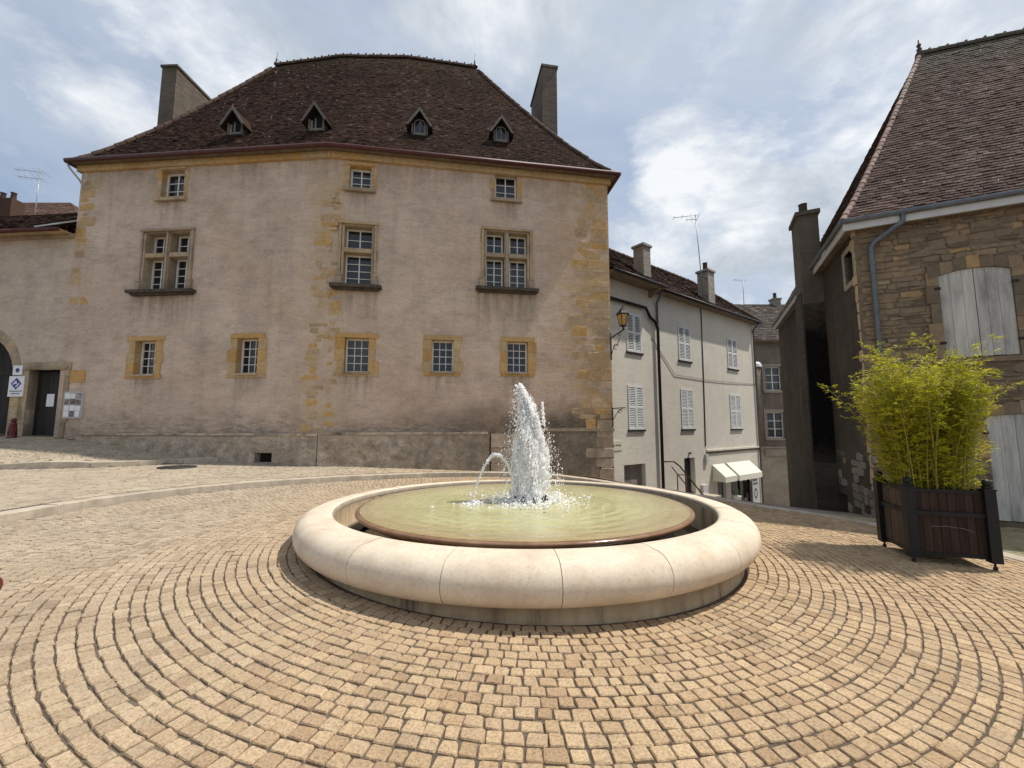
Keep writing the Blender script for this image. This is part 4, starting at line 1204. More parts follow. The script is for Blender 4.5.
def chim(parent, c, w, d, z0, z1, mat, pot=None, rz=0.):
    f = MB(); n = 4
    for k in range(n): f.box((c[0], c[1], z0 + (z1 - z0) * (k + .5) / n), (w, d, (z1 - z0) / n), rz)
    f.box((c[0], c[1], z1 + .06), (w + .12, d + .12, .1), rz)
    ob = f.build('chimney', mat, parent)
    if pot:
        q = MB(); q.lathe([(pot * 1.1, 0), (pot, .06), (pot * .9, .42), (pot * 1.05, .46), (pot * .6, .46)], (c[0], c[1], z1 + .1), 10); q.build('chimney_pot', MAT['terracotta'], parent)
chim(wroof, W.p(-.45, 0, -.28), .5, .5, 6.6, 9.1, MAT['grey_chimney'], None, W.rz())
chim(wroof, W.p(5.1, 0, -.42), .62, .56, 6.8, 9.3, MAT['grey_chimney'], .12, W.rz())
f = MB()
for z in (8.0, 8.9): f.tube([W.p(4.85, z, -.2), W.p(4.35, z, -.2)], .02, 5)
f.build('mast_bracket', MAT['iron'], wroof)
antenna(W.p(4.35, 7.9, -.2), 4.2, 'bent mast television antenna strapped to the grey chimney of the cream house', [(-.05, 1.2, 4, .25), (-.25, .5, 3, .3)], -.25, (-.25, -.1))
# street plate on the wall
sp = empty('street_sign', W.p(-2.75, .65, .02), 'small cream enamel street plate low on the left end of the cream house', 'sign')
f = MB(); fbox(f, W, -3.0, -2.48, .64, 1.0, .0, .02); f.build('plate', simple('cream_enamel', (.62, .58, .44), .4, .1), sp)
f = MB()
f.face([W.p(-2.97, .78, .022), W.p(-2.90, .82, .022), W.p(-2.97, .87, .022)])
x = -2.84
while x < -2.56: f.face([W.p(x, .80, .022), W.p(x + .03, .80, .022), W.p(x + .03, .86, .022), W.p(x, .86, .022)]); x += .045
f.build('lettering', MAT['ink'], sp)
# steps and railing to the door
st = MB()
for k in range(5):
    z1 = -1.42 - k * .17; fbox(st, W, 1.55 + (0 if k else 0), 2.9 + k * .28, -4, z1, .0, .95 - .004 * k)
tag(st.build('door_steps', MAT['limestone']), 'pale stone steps under the narrow door of the cream house', 'steps')
rl = empty('railing', W.p(.6, -1.2, .9), 'rusty iron handrail sloping down beside the door of the cream house', 'railing')
f = MB()
f.tube([W.p(-0.90, .19, .7), W.p(-0.20, .15, .7), W.p(0.20, -.05, .7), W.p(1.75, -1.25, .7), W.p(2.05, -1.45, .7)], .03, 6)
f.tube([W.p(-0.35, -.05, .7), W.p(1.75, -1.75, .7)], .022, 6)
f.build('handrail', MAT['rusty'], rl)
for s, zt in ((.55, -.35), (1.15, -.42), (2.25, -1.25)):
    f = MB(); f.tube([W.p(s - .55, -2.2, .7), W.p(s - .55, zt, .7)], .024, 6); f.build('post', MAT['rusty'], rl)
f = MB(); f.tube([W.p(0.00, -.36, .7), W.p(0.60, -.42, .7)], .02, 6); f.tube([W.p(0.00, -1.75, .7), W.p(0.60, -1.75, .7)], .02, 6); f.build('crossbar', MAT['rusty'], rl)
# shop sign board and flower pot
sb = empty('shop_banner', W.p(8.3, -2.9, .25), 'tall narrow grey panel with dark lettering at the right end of the shop', 'sign board')
f = MB(); fbox(f, W, 7.72, 8.42, -2.95, -1.0, .10, .15); f.build('panel', simple('grey_green_panel', (.42, .45, .43), .5, .12), sb)
f = MB()
for z, h in ((-1.32, .12), (-1.5, .1)):
    x = 7.79
    while x < 8.3: w = random.uniform(.05, .1); fbox(f, W, x, x + w, z, z + h, .151, .154); x += w + .025
for k in range(12):
    a = 2 * math.pi * k / 12; a2 = a + 2 * math.pi / 12
    f.face([W.p(8.07 + .2 * math.cos(a), -1.95 + .27 * math.sin(a), .153), W.p(8.07 + .2 * math.cos(a2), -1.95 + .27 * math.sin(a2), .153), W.p(8.07 + .12 * math.cos(a2), -1.95 + .17 * math.sin(a2), .153), W.p(8.07 + .12 * math.cos(a), -1.95 + .17 * math.sin(a), .153)])
fbox(f, W, 7.77, 8.37, -2.82, -2.6, .151, .154)
f.build('lettering', MAT['ink'], sb)
f = MB(); p = W.p(5.2, float(g2(*W.p(5.2, 0, .5)[:2])), .5)
f.lathe([(.14, 0), (.2, .5), (.22, .52), (.18, .52), (.16, .42), (.01, .42)], p, 14); pt_ = f.build('pot', MAT['paper'])
pot = empty('flower_pot', p, 'round white flower pot on the pavement between the shop door and window', 'flower pot'); adopt(pt_, pot)
f = MB()
for k in range(60):
    a = random.uniform(0, 6.28); r = random.uniform(.02, .2); z = random.uniform(.45, .75)
    q = Vector((p[0] + r * math.cos(a), p[1] + r * math.sin(a), p[2] + z)); d = Vector((math.cos(a), math.sin(a), .6)) * .07; e = Vector((-math.sin(a), math.cos(a), 0)) * .02
    f.face([q - d, q + e, q + d, q - e])
f.build('foliage', simple('pot_leaves', (.05, .09, .03), .6, .3, 20, 0), pot)

# ------------------------------------------------------------------ wall lantern and lower bracket on the mansion corner
lp = empty('wall_lantern', R.p(9.5, 4.4, 0), 'old amber glass street lantern on an iron scroll bracket at the mansion corner', 'lantern')
cn = np.array(R.p(9.50, 0)[:2]); ad = np.array((.80, -.60))      # the arm points out from the corner
def LP(a, z): q = cn + ad * a; return (q[0], q[1], z)
f = MB(); f.tube([LP(.04, 3.85), LP(.04, 4.82)], .025, 6); f.tube([LP(.03, 4.62), LP(.55, 4.88)], .022, 6)
sp_ = [LP(.06 + .30 * t, 4.05 + .55 * t + .08 * math.sin(t * 6)) for t in np.linspace(0, 1, 8)]; f.tube(sp_, .014, 5)
f.tube([LP(.22 + .09 * math.cos(a), 4.3 + .09 * math.sin(a)) for a in np.linspace(0, 5, 10)], .012, 5)
f.tube([LP(.38 + .05 * math.cos(a), 4.72 + .06 * math.sin(a)) for a in np.linspace(0, 5, 10)], .012, 5)
f.build('bracket', MAT['iron'], lp)
lc = LP(.50, 4.88)
f = MB(); f.lathe([(.03, 0), (.03, .08), (.12, .1), (.12, .13), (.02, .13)], lc, 6, smooth=False); f.build('lamp_base', MAT['iron'], lp)
f = MB(); f.lathe([(.11, .13), (.2, .5)], lc, 6, smooth=False); f.build('lamp_glass', MAT['glass_amber'], lp)
f = MB()
for k in range(6):
    a = 2 * math.pi * k / 6; f.tube([(lc[0] + .112 * math.cos(a), lc[1] + .112 * math.sin(a), lc[2] + .12), (lc[0] + .205 * math.cos(a), lc[1] + .205 * math.sin(a), lc[2] + .51)], .012, 4)
f.lathe([(.235, .5), (.24, .53), (.12, .66), (.09, .72), (.05, .73), (.02, .8), (.002, .82)], lc, 6, smooth=False)
f.tube([(lc[0], lc[1], lc[2] + .8), LP(.6, 5.84), LP(.3, 5.7)][:1] + [(lc[0], lc[1], lc[2] + .86)], .02, 5)
f.build('lamp_cage', MAT['iron'], lp)
hb = empty('iron_bracket', R.p(9.5, 2.4, 0), 'empty scrolled iron sign bracket low on the mansion corner', 'bracket')
f = MB(); f.tube([LP(.04, 1.52), LP(.04, 2.19)], .022, 6); f.tube([LP(.03, 2.15), LP(.5, 2.17)], .018, 6); f.build('arm', MAT['iron'], hb)
f = MB(); f.tube([LP(.3 + .09 * math.cos(a) * (1 - a / 9), 2.04 + .09 * math.sin(a) * (1 - a / 9)) for a in np.linspace(0, 6, 14)], .012, 5); f.tube([LP(.06, 1.77), LP(.22, 2.02), LP(.4, 2.15)], .012, 5); f.build('scroll', MAT['iron'], hb)

# ------------------------------------------------------------------ FAR HOUSE down the street
fh = empty('house', (16.5, 26.2, -3.5), 'grey brown weathered house with small paned windows closing the end of the street', 'house')
FF = Frame((13.0, 26.0), (1, 0.02))
fw = [(3.15, 4.25, .75, 2.4), (3.2, 4.25, 3.75, 5.3)]
b = MB(); wall_with_holes(b, FF, -1, 9, .2, 7.1, [(*w, .22) for w in fw]); 
b.build('wall', MAT['far_render'], fh)
b = MB(); wall_with_holes(b, FF, -1, 9, -5, .19, [(4.55, 5.1, -3.6, -1.2, .3)]); b.build('ground_floor_wall', MAT['far_base'], fh)
b = MB(); fbox(b, FF, -1, 9, .1, .22, -.01, .07); fbox(b, FF, 2.9, 6.5, -.35, .05, 0, .08); b.build('string_course', MAT['far_base'], fh)
b = MB(); b.face([FF.p(-1, -5), FF.p(-1, 7.1), FF.p(-1, 7.1, -8), FF.p(-1, -5, -8)]); b.face([FF.p(9, 7.1), FF.p(9, -5), FF.p(9, -5, -8), FF.p(9, 7.1, -8)]); b.build('side_wall', MAT['far_render'], fh)
b = MB(); fbox(b, FF, 4.55, 5.1, -3.6, -1.2, -.32, -.28); b.build('door', MAT['darkwood'], fh)
for w in fw:
    a, bb, c, d = w
    f = MB()
    for s0, s1 in ((a - .2, a), (bb, bb + .2)): fbox(f, FF, s0, s1, c - .12, d + .16, -.02, .03)
    fbox(f, FF, a, bb, d, d + .16, -.02, .03); fbox(f, FF, a - .2, bb + .2, c - .14, c - .001, -.02, .07)
    wo = f.build('window', MAT['far_base'], fh)
    sash(FF, a, bb, c, d, 2, 3, -.15, wo, .07, .04)
acc = tile_acc()
tile_panel(acc, FF.p(-1.3, 6.95, .35), FF.p(9.3, 6.95, .35), FF.p(-1.3, 10.6, -4), FF.p(9.3, 10.6, -4), .24, .3, pl1, .03)
tile_panel(acc, FF.p(9.3, 6.95, -8.3), FF.p(-1.3, 6.95, -8.3), FF.p(9.3, 10.6, -4), FF.p(-1.3, 10.6, -4), .5, .6, pl1)
fr_ = tile_build(acc, 'roof', MAT['tile_grey'], fh)
f = MB(); fbox(f, FF, -1.3, 9.3, 6.86, 6.93, 0, .4); f.build('eaves_board', MAT['soffit'], fh)
chim(fr_, FF.p(6.9, 0, -4), .55, .5, 10.2, 10.9, MAT['grey_chimney'], .12)
f = MB(); f.tube([FF.p(2.45, 5.2, .25), FF.p(2.4, .3, .25)], .30, 10); pp = f.build('flue_pipe', MAT['far_render'], fh)
f = MB(); f.lathe([(.36, 0), (.36, .15), (.28, .3), (.1, .38), (.003, .4)], FF.p(2.45, 5.2, .25), 12); f.build('cowl', MAT['paper'], pp)
antenna((16.35, 28.2, 9.4), 2.4, 'small thin television antenna over the grey tiled roof down the street', [(-.05, .8, 4, .25)], .2)

# ------------------------------------------------------------------ STONE CORNER HOUSE on the right
ch_ = empty('corner_house', (*RF.O, -.3), 'rubble stone corner house with steep plum tiled roof and grey plank shutters', 'house')
HZ = 5.85
SH = (1.25, 2.27, 2.88, 4.62); SH2 = (1.70, 2.84, -.16, 1.80)
b = MB()
wall_with_holes(b, RF, 0, 13, -2, HZ, [(*SH, .3), (*SH2, .3)])
b.build('front_wall', simple('rubble_mortar', (.165, .126, .086), .95, .3, 5, .7, 25), ch_)
# rubble stones
Q, H, RN = [], [], []
z = -1.0
while z < HZ - .02:
    hh = random.choice((random.uniform(.045, .08), random.uniform(.06, .11), random.uniform(.08, .15)))
    x = .02 + random.uniform(0, .1)
    while x < 5.2:
        w = random.uniform(.10, .42)
        if x < .1: w = random.uniform(.3, .6)
        h2 = hh * random.uniform(.82, 1.0)
        a, b_ = x + .004, x + w - .004
        cx, cz = (a + b_) / 2, z + hh / 2
        hit = False
        for s in (SH, SH2):
            if z + hh > s[2] - .08 and z < s[3] + .2:
                lo, hi = s[0] - .12, s[1] + .12
                if a < lo < b_: b_ = lo
                elif a < hi < b_: a = hi
                elif a >= lo and b_ <= hi: hit = True
        if b_ - a < .05: hit = True
        if not hit:
            j = lambda: random.uniform(-.012, .012)
            Q.append([(a + j(), z + .004 + j()), (b_ + j(), z + .004 + j()), (b_ + j(), z + h2 + j()), (a + j(), z + h2 + j())]); H.append(random.uniform(.006, .026))
            RN.append(np.clip(random.gauss(.42, .22) + (.3 if x < .5 else 0), 0, 1))
        x += w
    z += hh
MAT['rubble'] = stone_attr('rubble_stone', [(0, (.14, .105, .072)), (.3, (.20, .15, .10)), (.6, (.245, .18, .115)), (.8, (.29, .205, .115)), (.92, (.37, .24, .11)), (1, (.30, .24, .165))], (.11, .085, .065), .75, bs_scale=9)
stones('rubble_stones', np.array(Q), np.array(H), lambda p, h: RF.ps(p[..., 0], p[..., 1], h), MAT['rubble'], ch_, ch=.010, skirt=.05, corner=(.05, .2), inset=.14, jit=.014, rnd=np.array(RN))
def plank_shutters(name, a, b_, c, d, arch, leaves):
    mb = MB()
    z = c
    while z < d - .02:
        h = min(random.uniform(.25, .45), d - z)
        fbox(mb, RF, a - random.uniform(.15, .38), a, z + .004, z + h - .004, -.3, .055); z += h
    z = c
    while z < d - .02:
        h = min(random.uniform(.25, .45), d - z)
        fbox(mb, RF, b_, b_ + random.uniform(.15, .38), z + .004, z + h - .004, -.3, .055); z += h
    n = 7
    for k in range(n):
        x0, x1 = a - .16 + (b_ - a + .32) * k / n, a - .16 + (b_ - a + .32) * (k + 1) / n
        f0 = lambda x: d - arch * (((x - (a + b_) / 2) / ((b_ - a) / 2)) ** 2)
        mb.hexa([RF.p(x0 + .002, f0(x0), .058), RF.p(x1 - .002, f0(x1), .058), RF.p(x1 - .002, f0(x1), -.3), RF.p(x0 + .002, f0(x0), -.3)],
                [RF.p(x0 + .002, d + .24 - .1 * abs(k - 3) / 3, .058), RF.p(x1 - .002, d + .24 - .1 * abs(k - 3) / 3, .058), RF.p(x1 - .002, d + .24 - .1 * abs(k - 3) / 3, -.3), RF.p(x0 + .002, d + .24 - .1 * abs(k - 3) / 3, -.3)])
    if c > 1: fbox(mb, RF, a - .2, b_ + .2, c - .1, c - .003, -.3, .05)
    wo = mb.build('window', MAT['rubble'], ch_)
    for lv in range(leaves):
        l0 = a + (b_ - a) * lv / leaves; l1 = a + (b_ - a) * (lv + 1) / leaves
        q = MB(); n = 3; x = l0 + .004
        ws = np.array([random.uniform(.8, 1.2) for _ in range(n)]); ws = ws / ws.sum() * (l1 - l0 - .008)
        for w in ws:
            t = lambda x: d - arch * (((x - (a + b_) / 2) / ((b_ - a) / 2)) ** 2) - .006
            o1 = .02 + random.uniform(0, .008)
            zb = c + .01 + random.uniform(0, .015)
            q.hexa([RF.p(x + .002, zb, o1), RF.p(x + w - .003, zb, o1), RF.p(x + w - .003, zb, -.02), RF.p(x + .002, zb, -.02)],
                   [RF.p(x + .002, t(x), o1), RF.p(x + w - .003, t(x + w), o1), RF.p(x + w - .003, t(x + w), -.02), RF.p(x + .002, t(x), -.02)])
            x += w
        so = q.build('shutter', MAT['grey_shutter'], wo)
    hg = MB()
    for z in (c + .3, d - .35):
        for s in (a - .03, b_ + .03): hg.box(RF.p(s, z, .05), (.09, .03, .05), RF.rz())
    hg.build('hinge', MAT['iron'], wo)
plank_shutters('shutters', *SH, .09, 2)
plank_shutters('doors', *SH2, .05, 2)
# shaded side wall
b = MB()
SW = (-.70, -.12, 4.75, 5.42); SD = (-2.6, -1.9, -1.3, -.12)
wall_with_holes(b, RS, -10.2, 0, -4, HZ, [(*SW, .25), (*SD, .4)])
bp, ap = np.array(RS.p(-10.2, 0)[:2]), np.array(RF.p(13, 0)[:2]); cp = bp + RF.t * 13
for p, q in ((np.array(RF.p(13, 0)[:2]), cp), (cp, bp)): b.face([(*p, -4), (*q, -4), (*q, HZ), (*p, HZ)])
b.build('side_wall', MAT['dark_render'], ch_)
f = MB(); fbox(f, RS, SW[0], SW[1], SW[2], SW[3], -.26, -.2); fbox(f, RS, SD[0], SD[1], SD[2], SD[3], -.42, -.36); f.build('dark_opening', MAT['dark'], ch_)
f = MB()
for s0, s1, z0, z1 in ((SW[0] - .12, SW[0], SW[2] - .1, SW[3] + .1), (SW[1], SW[1] + .1, SW[2] - .1, SW[3] + .1), (SW[0], SW[1], SW[2] - .12, SW[2]), (SW[0], SW[1], SW[3], SW[3] + .12)): fbox(f, RS, s0, s1, z0, z1, -.2, .02)
f.build('window_surround', MAT['far_base'], ch_)
# corner chain, uneven edge of the stone return
Q, H = [], []
z = -.8
while z < HZ - .1:
    hh = random.uniform(.2, .4); w = random.uniform(.08, .22)
    Q.append([(-w, z + .008), (-.005, z + .008), (-.005, z + hh - .008), (-w, z + hh - .008)]); H.append(random.uniform(.01, .025)); z += hh
stones('quoins', np.array(Q), np.array(H), lambda p, h: RS.ps(p[..., 0], p[..., 1], h), MAT['greystone'], ch_, ch=.012, skirt=.05, corner=(.05, .15), inset=.1, jit=.008)
# grey patch of ragged rubble low on the side
Q, H = [], []
z = -1.6
while z < .9:
    hh = random.uniform(.14, .26); x = -2.5
    while x < -.2:
        w = random.uniform(.2, .5)
        if not (x + w > SD[0] - .05 and x < SD[1] + .05 and z < SD[3] + .05 and z + hh > SD[2] - .05) and random.random() < .8 - max(0, z) * .5:
            Q.append([(x + .01, z + .01), (x + w - .01, z + .01), (x + w - .01, z + hh - .01), (x + .01, z + hh - .01)]); H.append(random.uniform(.01, .04))
        x += w
    z += hh
stones('rubble_stones', np.array(Q), np.array(H), lambda p, h: RS.ps(p[..., 0], p[..., 1], h), stone_attr('grey_rubble', [(0, (.12, .10, .08)), (.5, (.18, .155, .125)), (1, (.26, .22, .18))], (.05, .045, .04), .6, bs_scale=9), ch_, ch=.014, skirt=.06, corner=(.06, .2), inset=.12, jit=.012)
# external chimney breast, black with soot below the eaves
b = MB()
fbox(b, RS, -3.5, -2.6, 4.9, 7.42, .0, .47); fbox(b, RS, -3.55, -2.55, 7.42, 7.53, -.05, .53)
cst = b.build('chimney', MAT['chimney'], ch_)
b = MB(); fbox(b, RS, -3.5, -2.6, .6, 4.9, .0, .47); b.build('sooty_breast', MAT['soot'], ch_)
b = MB(); fbox(b, RS, -3.55, -2.58, -3.5, .6, .0, .49); b.build('breast_base', MAT['dark_render'], ch_)
b = MB(); b.lathe([(.13, 0), (.11, .05), (.1, .36), (.12, .38), (.07, .38)], RS.p(-3.0, 7.53, .25), 8); b.build('chimney_pot', MAT['terracotta'], cst)
b = MB()
z = .4
while z < 5.0:
    h = random.uniform(.2, .4); fbox(b, RS, -3.52, -2.66 - random.uniform(0, .08), z, z + h - .01, .46, .50); z += h
b.build('breast_stones', MAT['dark_render'], ch_)
# roof: hipped, eaves boards, zinc gutters
ov = .22
e0 = RF.p(-ov, HZ + .06, ov); e1 = RF.p(13, HZ + .06, ov)
e0b = tuple(np.array(RF.p(-ov, HZ + .06, -9.8)))
rA = (12.22, 11.26, 12.62); rB = tuple(np.array(rA) + np.array((.904 * 9, -.4276 * 9, -.95)))
acc = tile_acc(); pf2 = lambda t: t ** 1.06
rp = tile_panel(acc, e0, e1, rA, rB, .118, .17, pf2, .018)
tile_panel(acc, e0b, e0, rA, rA, .118, .2, pf2, .018)
tile_panel(acc, RF.p(13, HZ + .06, -9.8), e0b, rB, rA, .5, .6, pf2)
crf = tile_build(acc, 'roof', MAT['tile_plum'], ch_)
f = MB(); half_tiles(f, [tuple(rp(np.array(0.), np.array(t))) for t in np.linspace(0, .985, 9)], .06, step=.2); f.build('hip_tiles', MAT['hip_mortar'], crf)
f = MB(); half_tiles(f, [tuple(rA), tuple(rB)], .1, step=.38, knob=.05); f.build('ridge_tiles', MAT['tile_plum'], crf)
f = MB(); f.lathe([(.13, -.25), (.10, 0), (.05, .08), (.07, .13), (.03, .18), (.05, .24), (.06, .27), (.02, .31), (.015, .42), (.002, .46)], (rA[0], rA[1], rA[2] + .05), 8); f.build('finial', MAT['hip_tile'], crf)
f = MB()
fbox(f, RF, -ov + .0, 13, HZ - .16, HZ + .0, ov - .05, ov + .0)
fbox(f, RS, -10.0, ov - .053, HZ - .16, HZ + .0, ov - .05, ov - .015)
f.build('fascia', MAT['fascia'], ch_)
f = MB(); fbox(f, RF, -ov + .03, 13, HZ - .12, HZ - .08, 0, ov - .051); fbox(f, RS, -10, -.001, HZ - .12, HZ - .08, 0, ov - .051); f.build('soffit', MAT['soffit'], ch_)
f = MB(); f.tube([RF.p(-ov - .02, HZ + .03, ov + .03), RF.p(13, HZ + .03, ov + .03)], .055, 8)
f.build('gutter', MAT['zinc'], ch_); f = MB(); f.tube([RS.p(ov + .02, HZ + .03, ov + .03), RS.p(-10, HZ + .03, ov + .03)], .05, 8)
f.build('gutter', MAT['zinc'], ch_)
f = MB(); f.tube([RF.p(.74, HZ - .0, ov + .03), RF.p(.74, HZ - .16, ov + .02), RF.p(.30, HZ - .46, .10), RF.p(.24, HZ - .56, .10), RF.p(.24, -.3, .10)], .05, 10)
for z in (4.9, 3.2, 1.5): f.lathe([(.062, 0), (.062, .04)], RF.p(.24, z, .10), 10)
f.build('downpipe', MAT['zinc'], ch_)

# ------------------------------------------------------------------ FOUNTAIN
fo = empty('fountain', (FX, FY, 0), 'round pale stone fountain with brimming dish and tall white jet', 'fountain')
m, nt, bs = new_mat('pale_fountain_stone')
v = mapped(nt)
c = ramp(nt, noise(nt, v, 2.2, 6, .6), [(.3, (.55, .45, .335)), (.55, (.66, .565, .44)), (.75, (.60, .505, .39))])
c = mix(nt, 1.0, c, ramp(nt, noise(nt, v, 26, 6, .75), [(.28, .80), (.5, 1.0), (.75, 1.06)]), 'MULTIPLY')
c = mix(nt, ramp(nt, noise(nt, v, 1.3, 8, .7), [(.52, 0.0), (.74, .6)]), c, (.44, .33, .205))
c = mix(nt, ramp(nt, noise(nt, mapped(nt, (2.5, 2.5, .6)), 2.0, 8, .75), [(.60, 0.0), (.72, .5)]), c, (.27, .235, .17))
c = mix(nt, ramp(nt, noise(nt, mapped(nt, (1, 1, 1)), 70, 3, .6), [(.66, 0.0), (.74, .5)]), c, (.25, .2, .15))
nt.links.new(c, bs.inputs['Base Color']); bs.inputs['Roughness'].default_value = .72; bs.inputs['Specular IOR Level'].default_value = .3
bump(nt, bs, noise(nt, v, 45, 6, .7), .35, .006)
MAT['fstone'] = m
prof = []
zc, hz_ = .250, .195                       # centre height, half height of the bullnose
for k in range(15):                        # underside round the nose to the top
    a = -math.pi / 2 + math.pi * k / 14
    prof.append((2.87 + .235 * math.cos(a) ** .85 if math.cos(a) > 1e-6 else 2.87, zc + hz_ * math.sin(a)))
prof += [(2.80, zc + hz_ + .010), (2.715, zc + hz_ + .012), (2.68, zc + hz_ + .004), (2.663, zc + hz_ - .02), (2.66, zc + hz_ - .05), (2.66, .0)]
prof = [(2.66, .055)] + prof
rim = MB(); NS = 20
for k in range(NS):
    a0 = 2 * math.pi * (k + .23) / NS; a1 = a0 + 2 * math.pi / NS
    g_ = .0011
    rim.lathe(prof, (FX, FY, random.uniform(-.002, .002)), 10, 0, a0 + g_, a1 - g_)
    for aa, rv in ((a0 + g_, 0), (a1 - g_, 1)):
        pts = [(FX + r * math.cos(aa), FY + r * math.sin(aa), z) for r, z in prof]
        rim.face(pts if rv else pts[::-1])
rim.build('rim', MAT['fstone'], fo)
jn = MB(); jn.lathe([(r - .006, z - (.006 if z > .25 else -.004)) for r, z in prof[:-1]], (FX, FY, 0), 120)
jn.build('rim_joints', simple('joint_grout', (.30, .25, .19), .9, .2, 8, .2), fo)
m, nt, bs = new_mat('stained_basin_stone')
v = mapped(nt, (1, 1, .35))
c = ramp(nt, noise(nt, v, 2.5, 8, .7), [(.3, (.20, .145, .085)), (.5, (.40, .30, .18)), (.7, (.54, .43, .28))])
c = mix(nt, ramp(nt, noise(nt, mapped(nt, (3, 3, .3)), 1.6, 7, .7), [(.55, 0.0), (.66, .8)]), c, (.06, .045, .03))
nt.links.new(c, bs.inputs['Base Color']); bs.inputs['Roughness'].default_value = .85
bump(nt, bs, noise(nt, mapped(nt), 20, 6, .7), .6, .015)
MAT['fbase'] = m
bw = MB(); bw.lathe([(2.92, -.35), (2.915, .064), (2.70, .064)], (FX, FY, 0), 120); bw.lathe([(2.655, .38), (2.655, .0), (2.3, -.02)][::1], (FX, FY, 0), 120)
bw.build('basin_wall', MAT['fbase'], fo)
m, nt, bs = new_mat('rust_stained_dish')
c = ramp(nt, noise(nt, mapped(nt), 4, 7, .7), [(.3, (.16, .085, .045)), (.6, (.26, .15, .085)), (.8, (.33, .22, .13))])
nt.links.new(c, bs.inputs['Base Color']); bs.inputs['Roughness'].default_value = .18; bs.inputs['Specular IOR Level'].default_value = .5
bump(nt, bs, noise(nt, mapped(nt), 14, 5), .15, .01)
MAT['dish'] = m
WZ_ = .427
ds_ = MB(); ds_.lathe([(1.5, -.02), (2.2, .30), (2.385, .395), (2.405, .425), (2.40, .441), (2.38, .4485), (2.27, .4505), (2.16, .4300), (1.0, .38)], (FX, FY, -.025), 144)
ds_.lathe([(1.2, -.2), (1.3, .1), (1.5, .1)], (FX, FY, -.025), 48)
ds_.build('dish', MAT['dish'], fo)
# water in the dish
m, nt, bs = new_mat('murky_green_water')
v = mapped(nt)
tc = nt.nodes.new('ShaderNodeTexCoord'); mp = nt.nodes.new('ShaderNodeMapping'); mp.inputs['Location'].default_value = (-FX, -FY, 0)
nt.links.new(tc.outputs['Object'], mp.inputs[0])
ln = nt.nodes.new('ShaderNodeVectorMath'); ln.operation = 'LENGTH'; nt.links.new(mp.outputs[0], ln.inputs[0])
rdist = ln.outputs['Value']
c = ramp(nt, noise(nt, v, 1.7, 6, .6, .5), [(.3, (.37, .35, .17)), (.55, (.45, .425, .215)), (.75, (.52, .49, .27))])
edge = nt.nodes.new('ShaderNodeMapRange'); edge.inputs[1].default_value = 1.75; edge.inputs[2].default_value = 2.32; nt.links.new(rdist, edge.inputs[0])
c = mix(nt, mathn(nt, 'MULTIPLY', edge.outputs[0], .62), c, (.30, .20, .115))
foam = nt.nodes.new('ShaderNodeMapRange'); foam.inputs[1].default_value = 1.25; foam.inputs[2].default_value = .25; nt.links.new(rdist, foam.inputs[0])
ff = ramp(nt, mathn(nt, 'ADD', mathn(nt, 'MULTIPLY', foam.outputs[0], .42), noise(nt, mapped(nt, (1, 1, 1)), 9, 7, .75)), [(.72, 0.0), (.86, .85)])
c = mix(nt, ff, c, (.80, .82, .80))
nt.links.new(c, bs.inputs['Base Color'])
bs.inputs['Roughness'].default_value = .06; bs.inputs['Specular IOR Level'].default_value = .6; bs.inputs['IOR'].default_value = 1.33
wv = nt.nodes.new('ShaderNodeTexWave'); wv.wave_type = 'RINGS'; wv.rings_direction = 'SPHERICAL'; wv.inputs['Scale'].default_value = 1.6; wv.inputs['Distortion'].default_value = 5; wv.inputs['Detail'].default_value = 3; wv.inputs['Detail Scale'].default_value = 2.2
nt.links.new(mp.outputs[0], wv.inputs['Vector'])
h = mathn(nt, 'ADD', mathn(nt, 'MULTIPLY', wv.outputs['Fac'], .5), mathn(nt, 'ADD', mathn(nt, 'MULTIPLY', noise(nt, v, 7, 4, .6, .8), .9), mathn(nt, 'MULTIPLY', noise(nt, v, 19, 3, .6), .35)))
bump(nt, bs, h, .34, .04)
MAT['water'] = m
wt = MB(); wt.lathe([(2.345, .4515), (2.30, .4560), (2.2, .4575), (1.4, .459), (.7, .460), (.003, .461)], (FX, FY, -.025), 144)
wt.build('water_surface', MAT['water'], fo)
# wet film in the gutter between the dish and the wall
gw = MB(); gw.lathe([(2.65, .02), (1.6, .02)], (FX, FY, 0), 96); gw.build('overflow_channel', simple('wet_dark_channel', (.035, .028, .02), .2, .4, 3, .1), fo)
JX = FX + .11
# nozzles
for k in range(9):
    a = 2 * math.pi * k / 9; q = MB(); r_ = .24
    q.lathe([(.028, -.05), (.028, .05), (.018, .07), (.018, .10), (.002, .10)], (JX + r_ * math.cos(a), FY + r_ * math.sin(a), WZ_), 8)
    q.build('nozzle', MAT['iron'], fo)
# water jets: drops and strands
m, nt, bs = new_mat('white_water')
bs.inputs['Base Color'].default_value = (.99, .99, .99, 1); bs.inputs['Roughness'].default_value = .55
bs.inputs['Specular IOR Level'].default_value = .5
tr = nt.nodes.new('ShaderNodeBsdfTranslucent'); tr.inputs[0].default_value = (.99, .99, .99, 1); ms = nt.nodes.new('ShaderNodeMixShader'); ms.inputs[0].default_value = .55
nt.links.new(bs.outputs[0], ms.inputs[1]); nt.links.new(tr.outputs[0], ms.inputs[2]); tp = nt.nodes.new('ShaderNodeBsdfTransparent'); m2 = nt.nodes.new('ShaderNodeMixShader'); m2.inputs[0].default_value = .22
nt.links.new(ms.outputs[0], m2.inputs[1]); nt.links.new(tp.outputs[0], m2.inputs[2]); nt.links.new(m2.outputs[0], nt.nodes['Material Output'].inputs[0])
MAT['spray'] = m
t_ = (1 + 5 ** .5) / 2
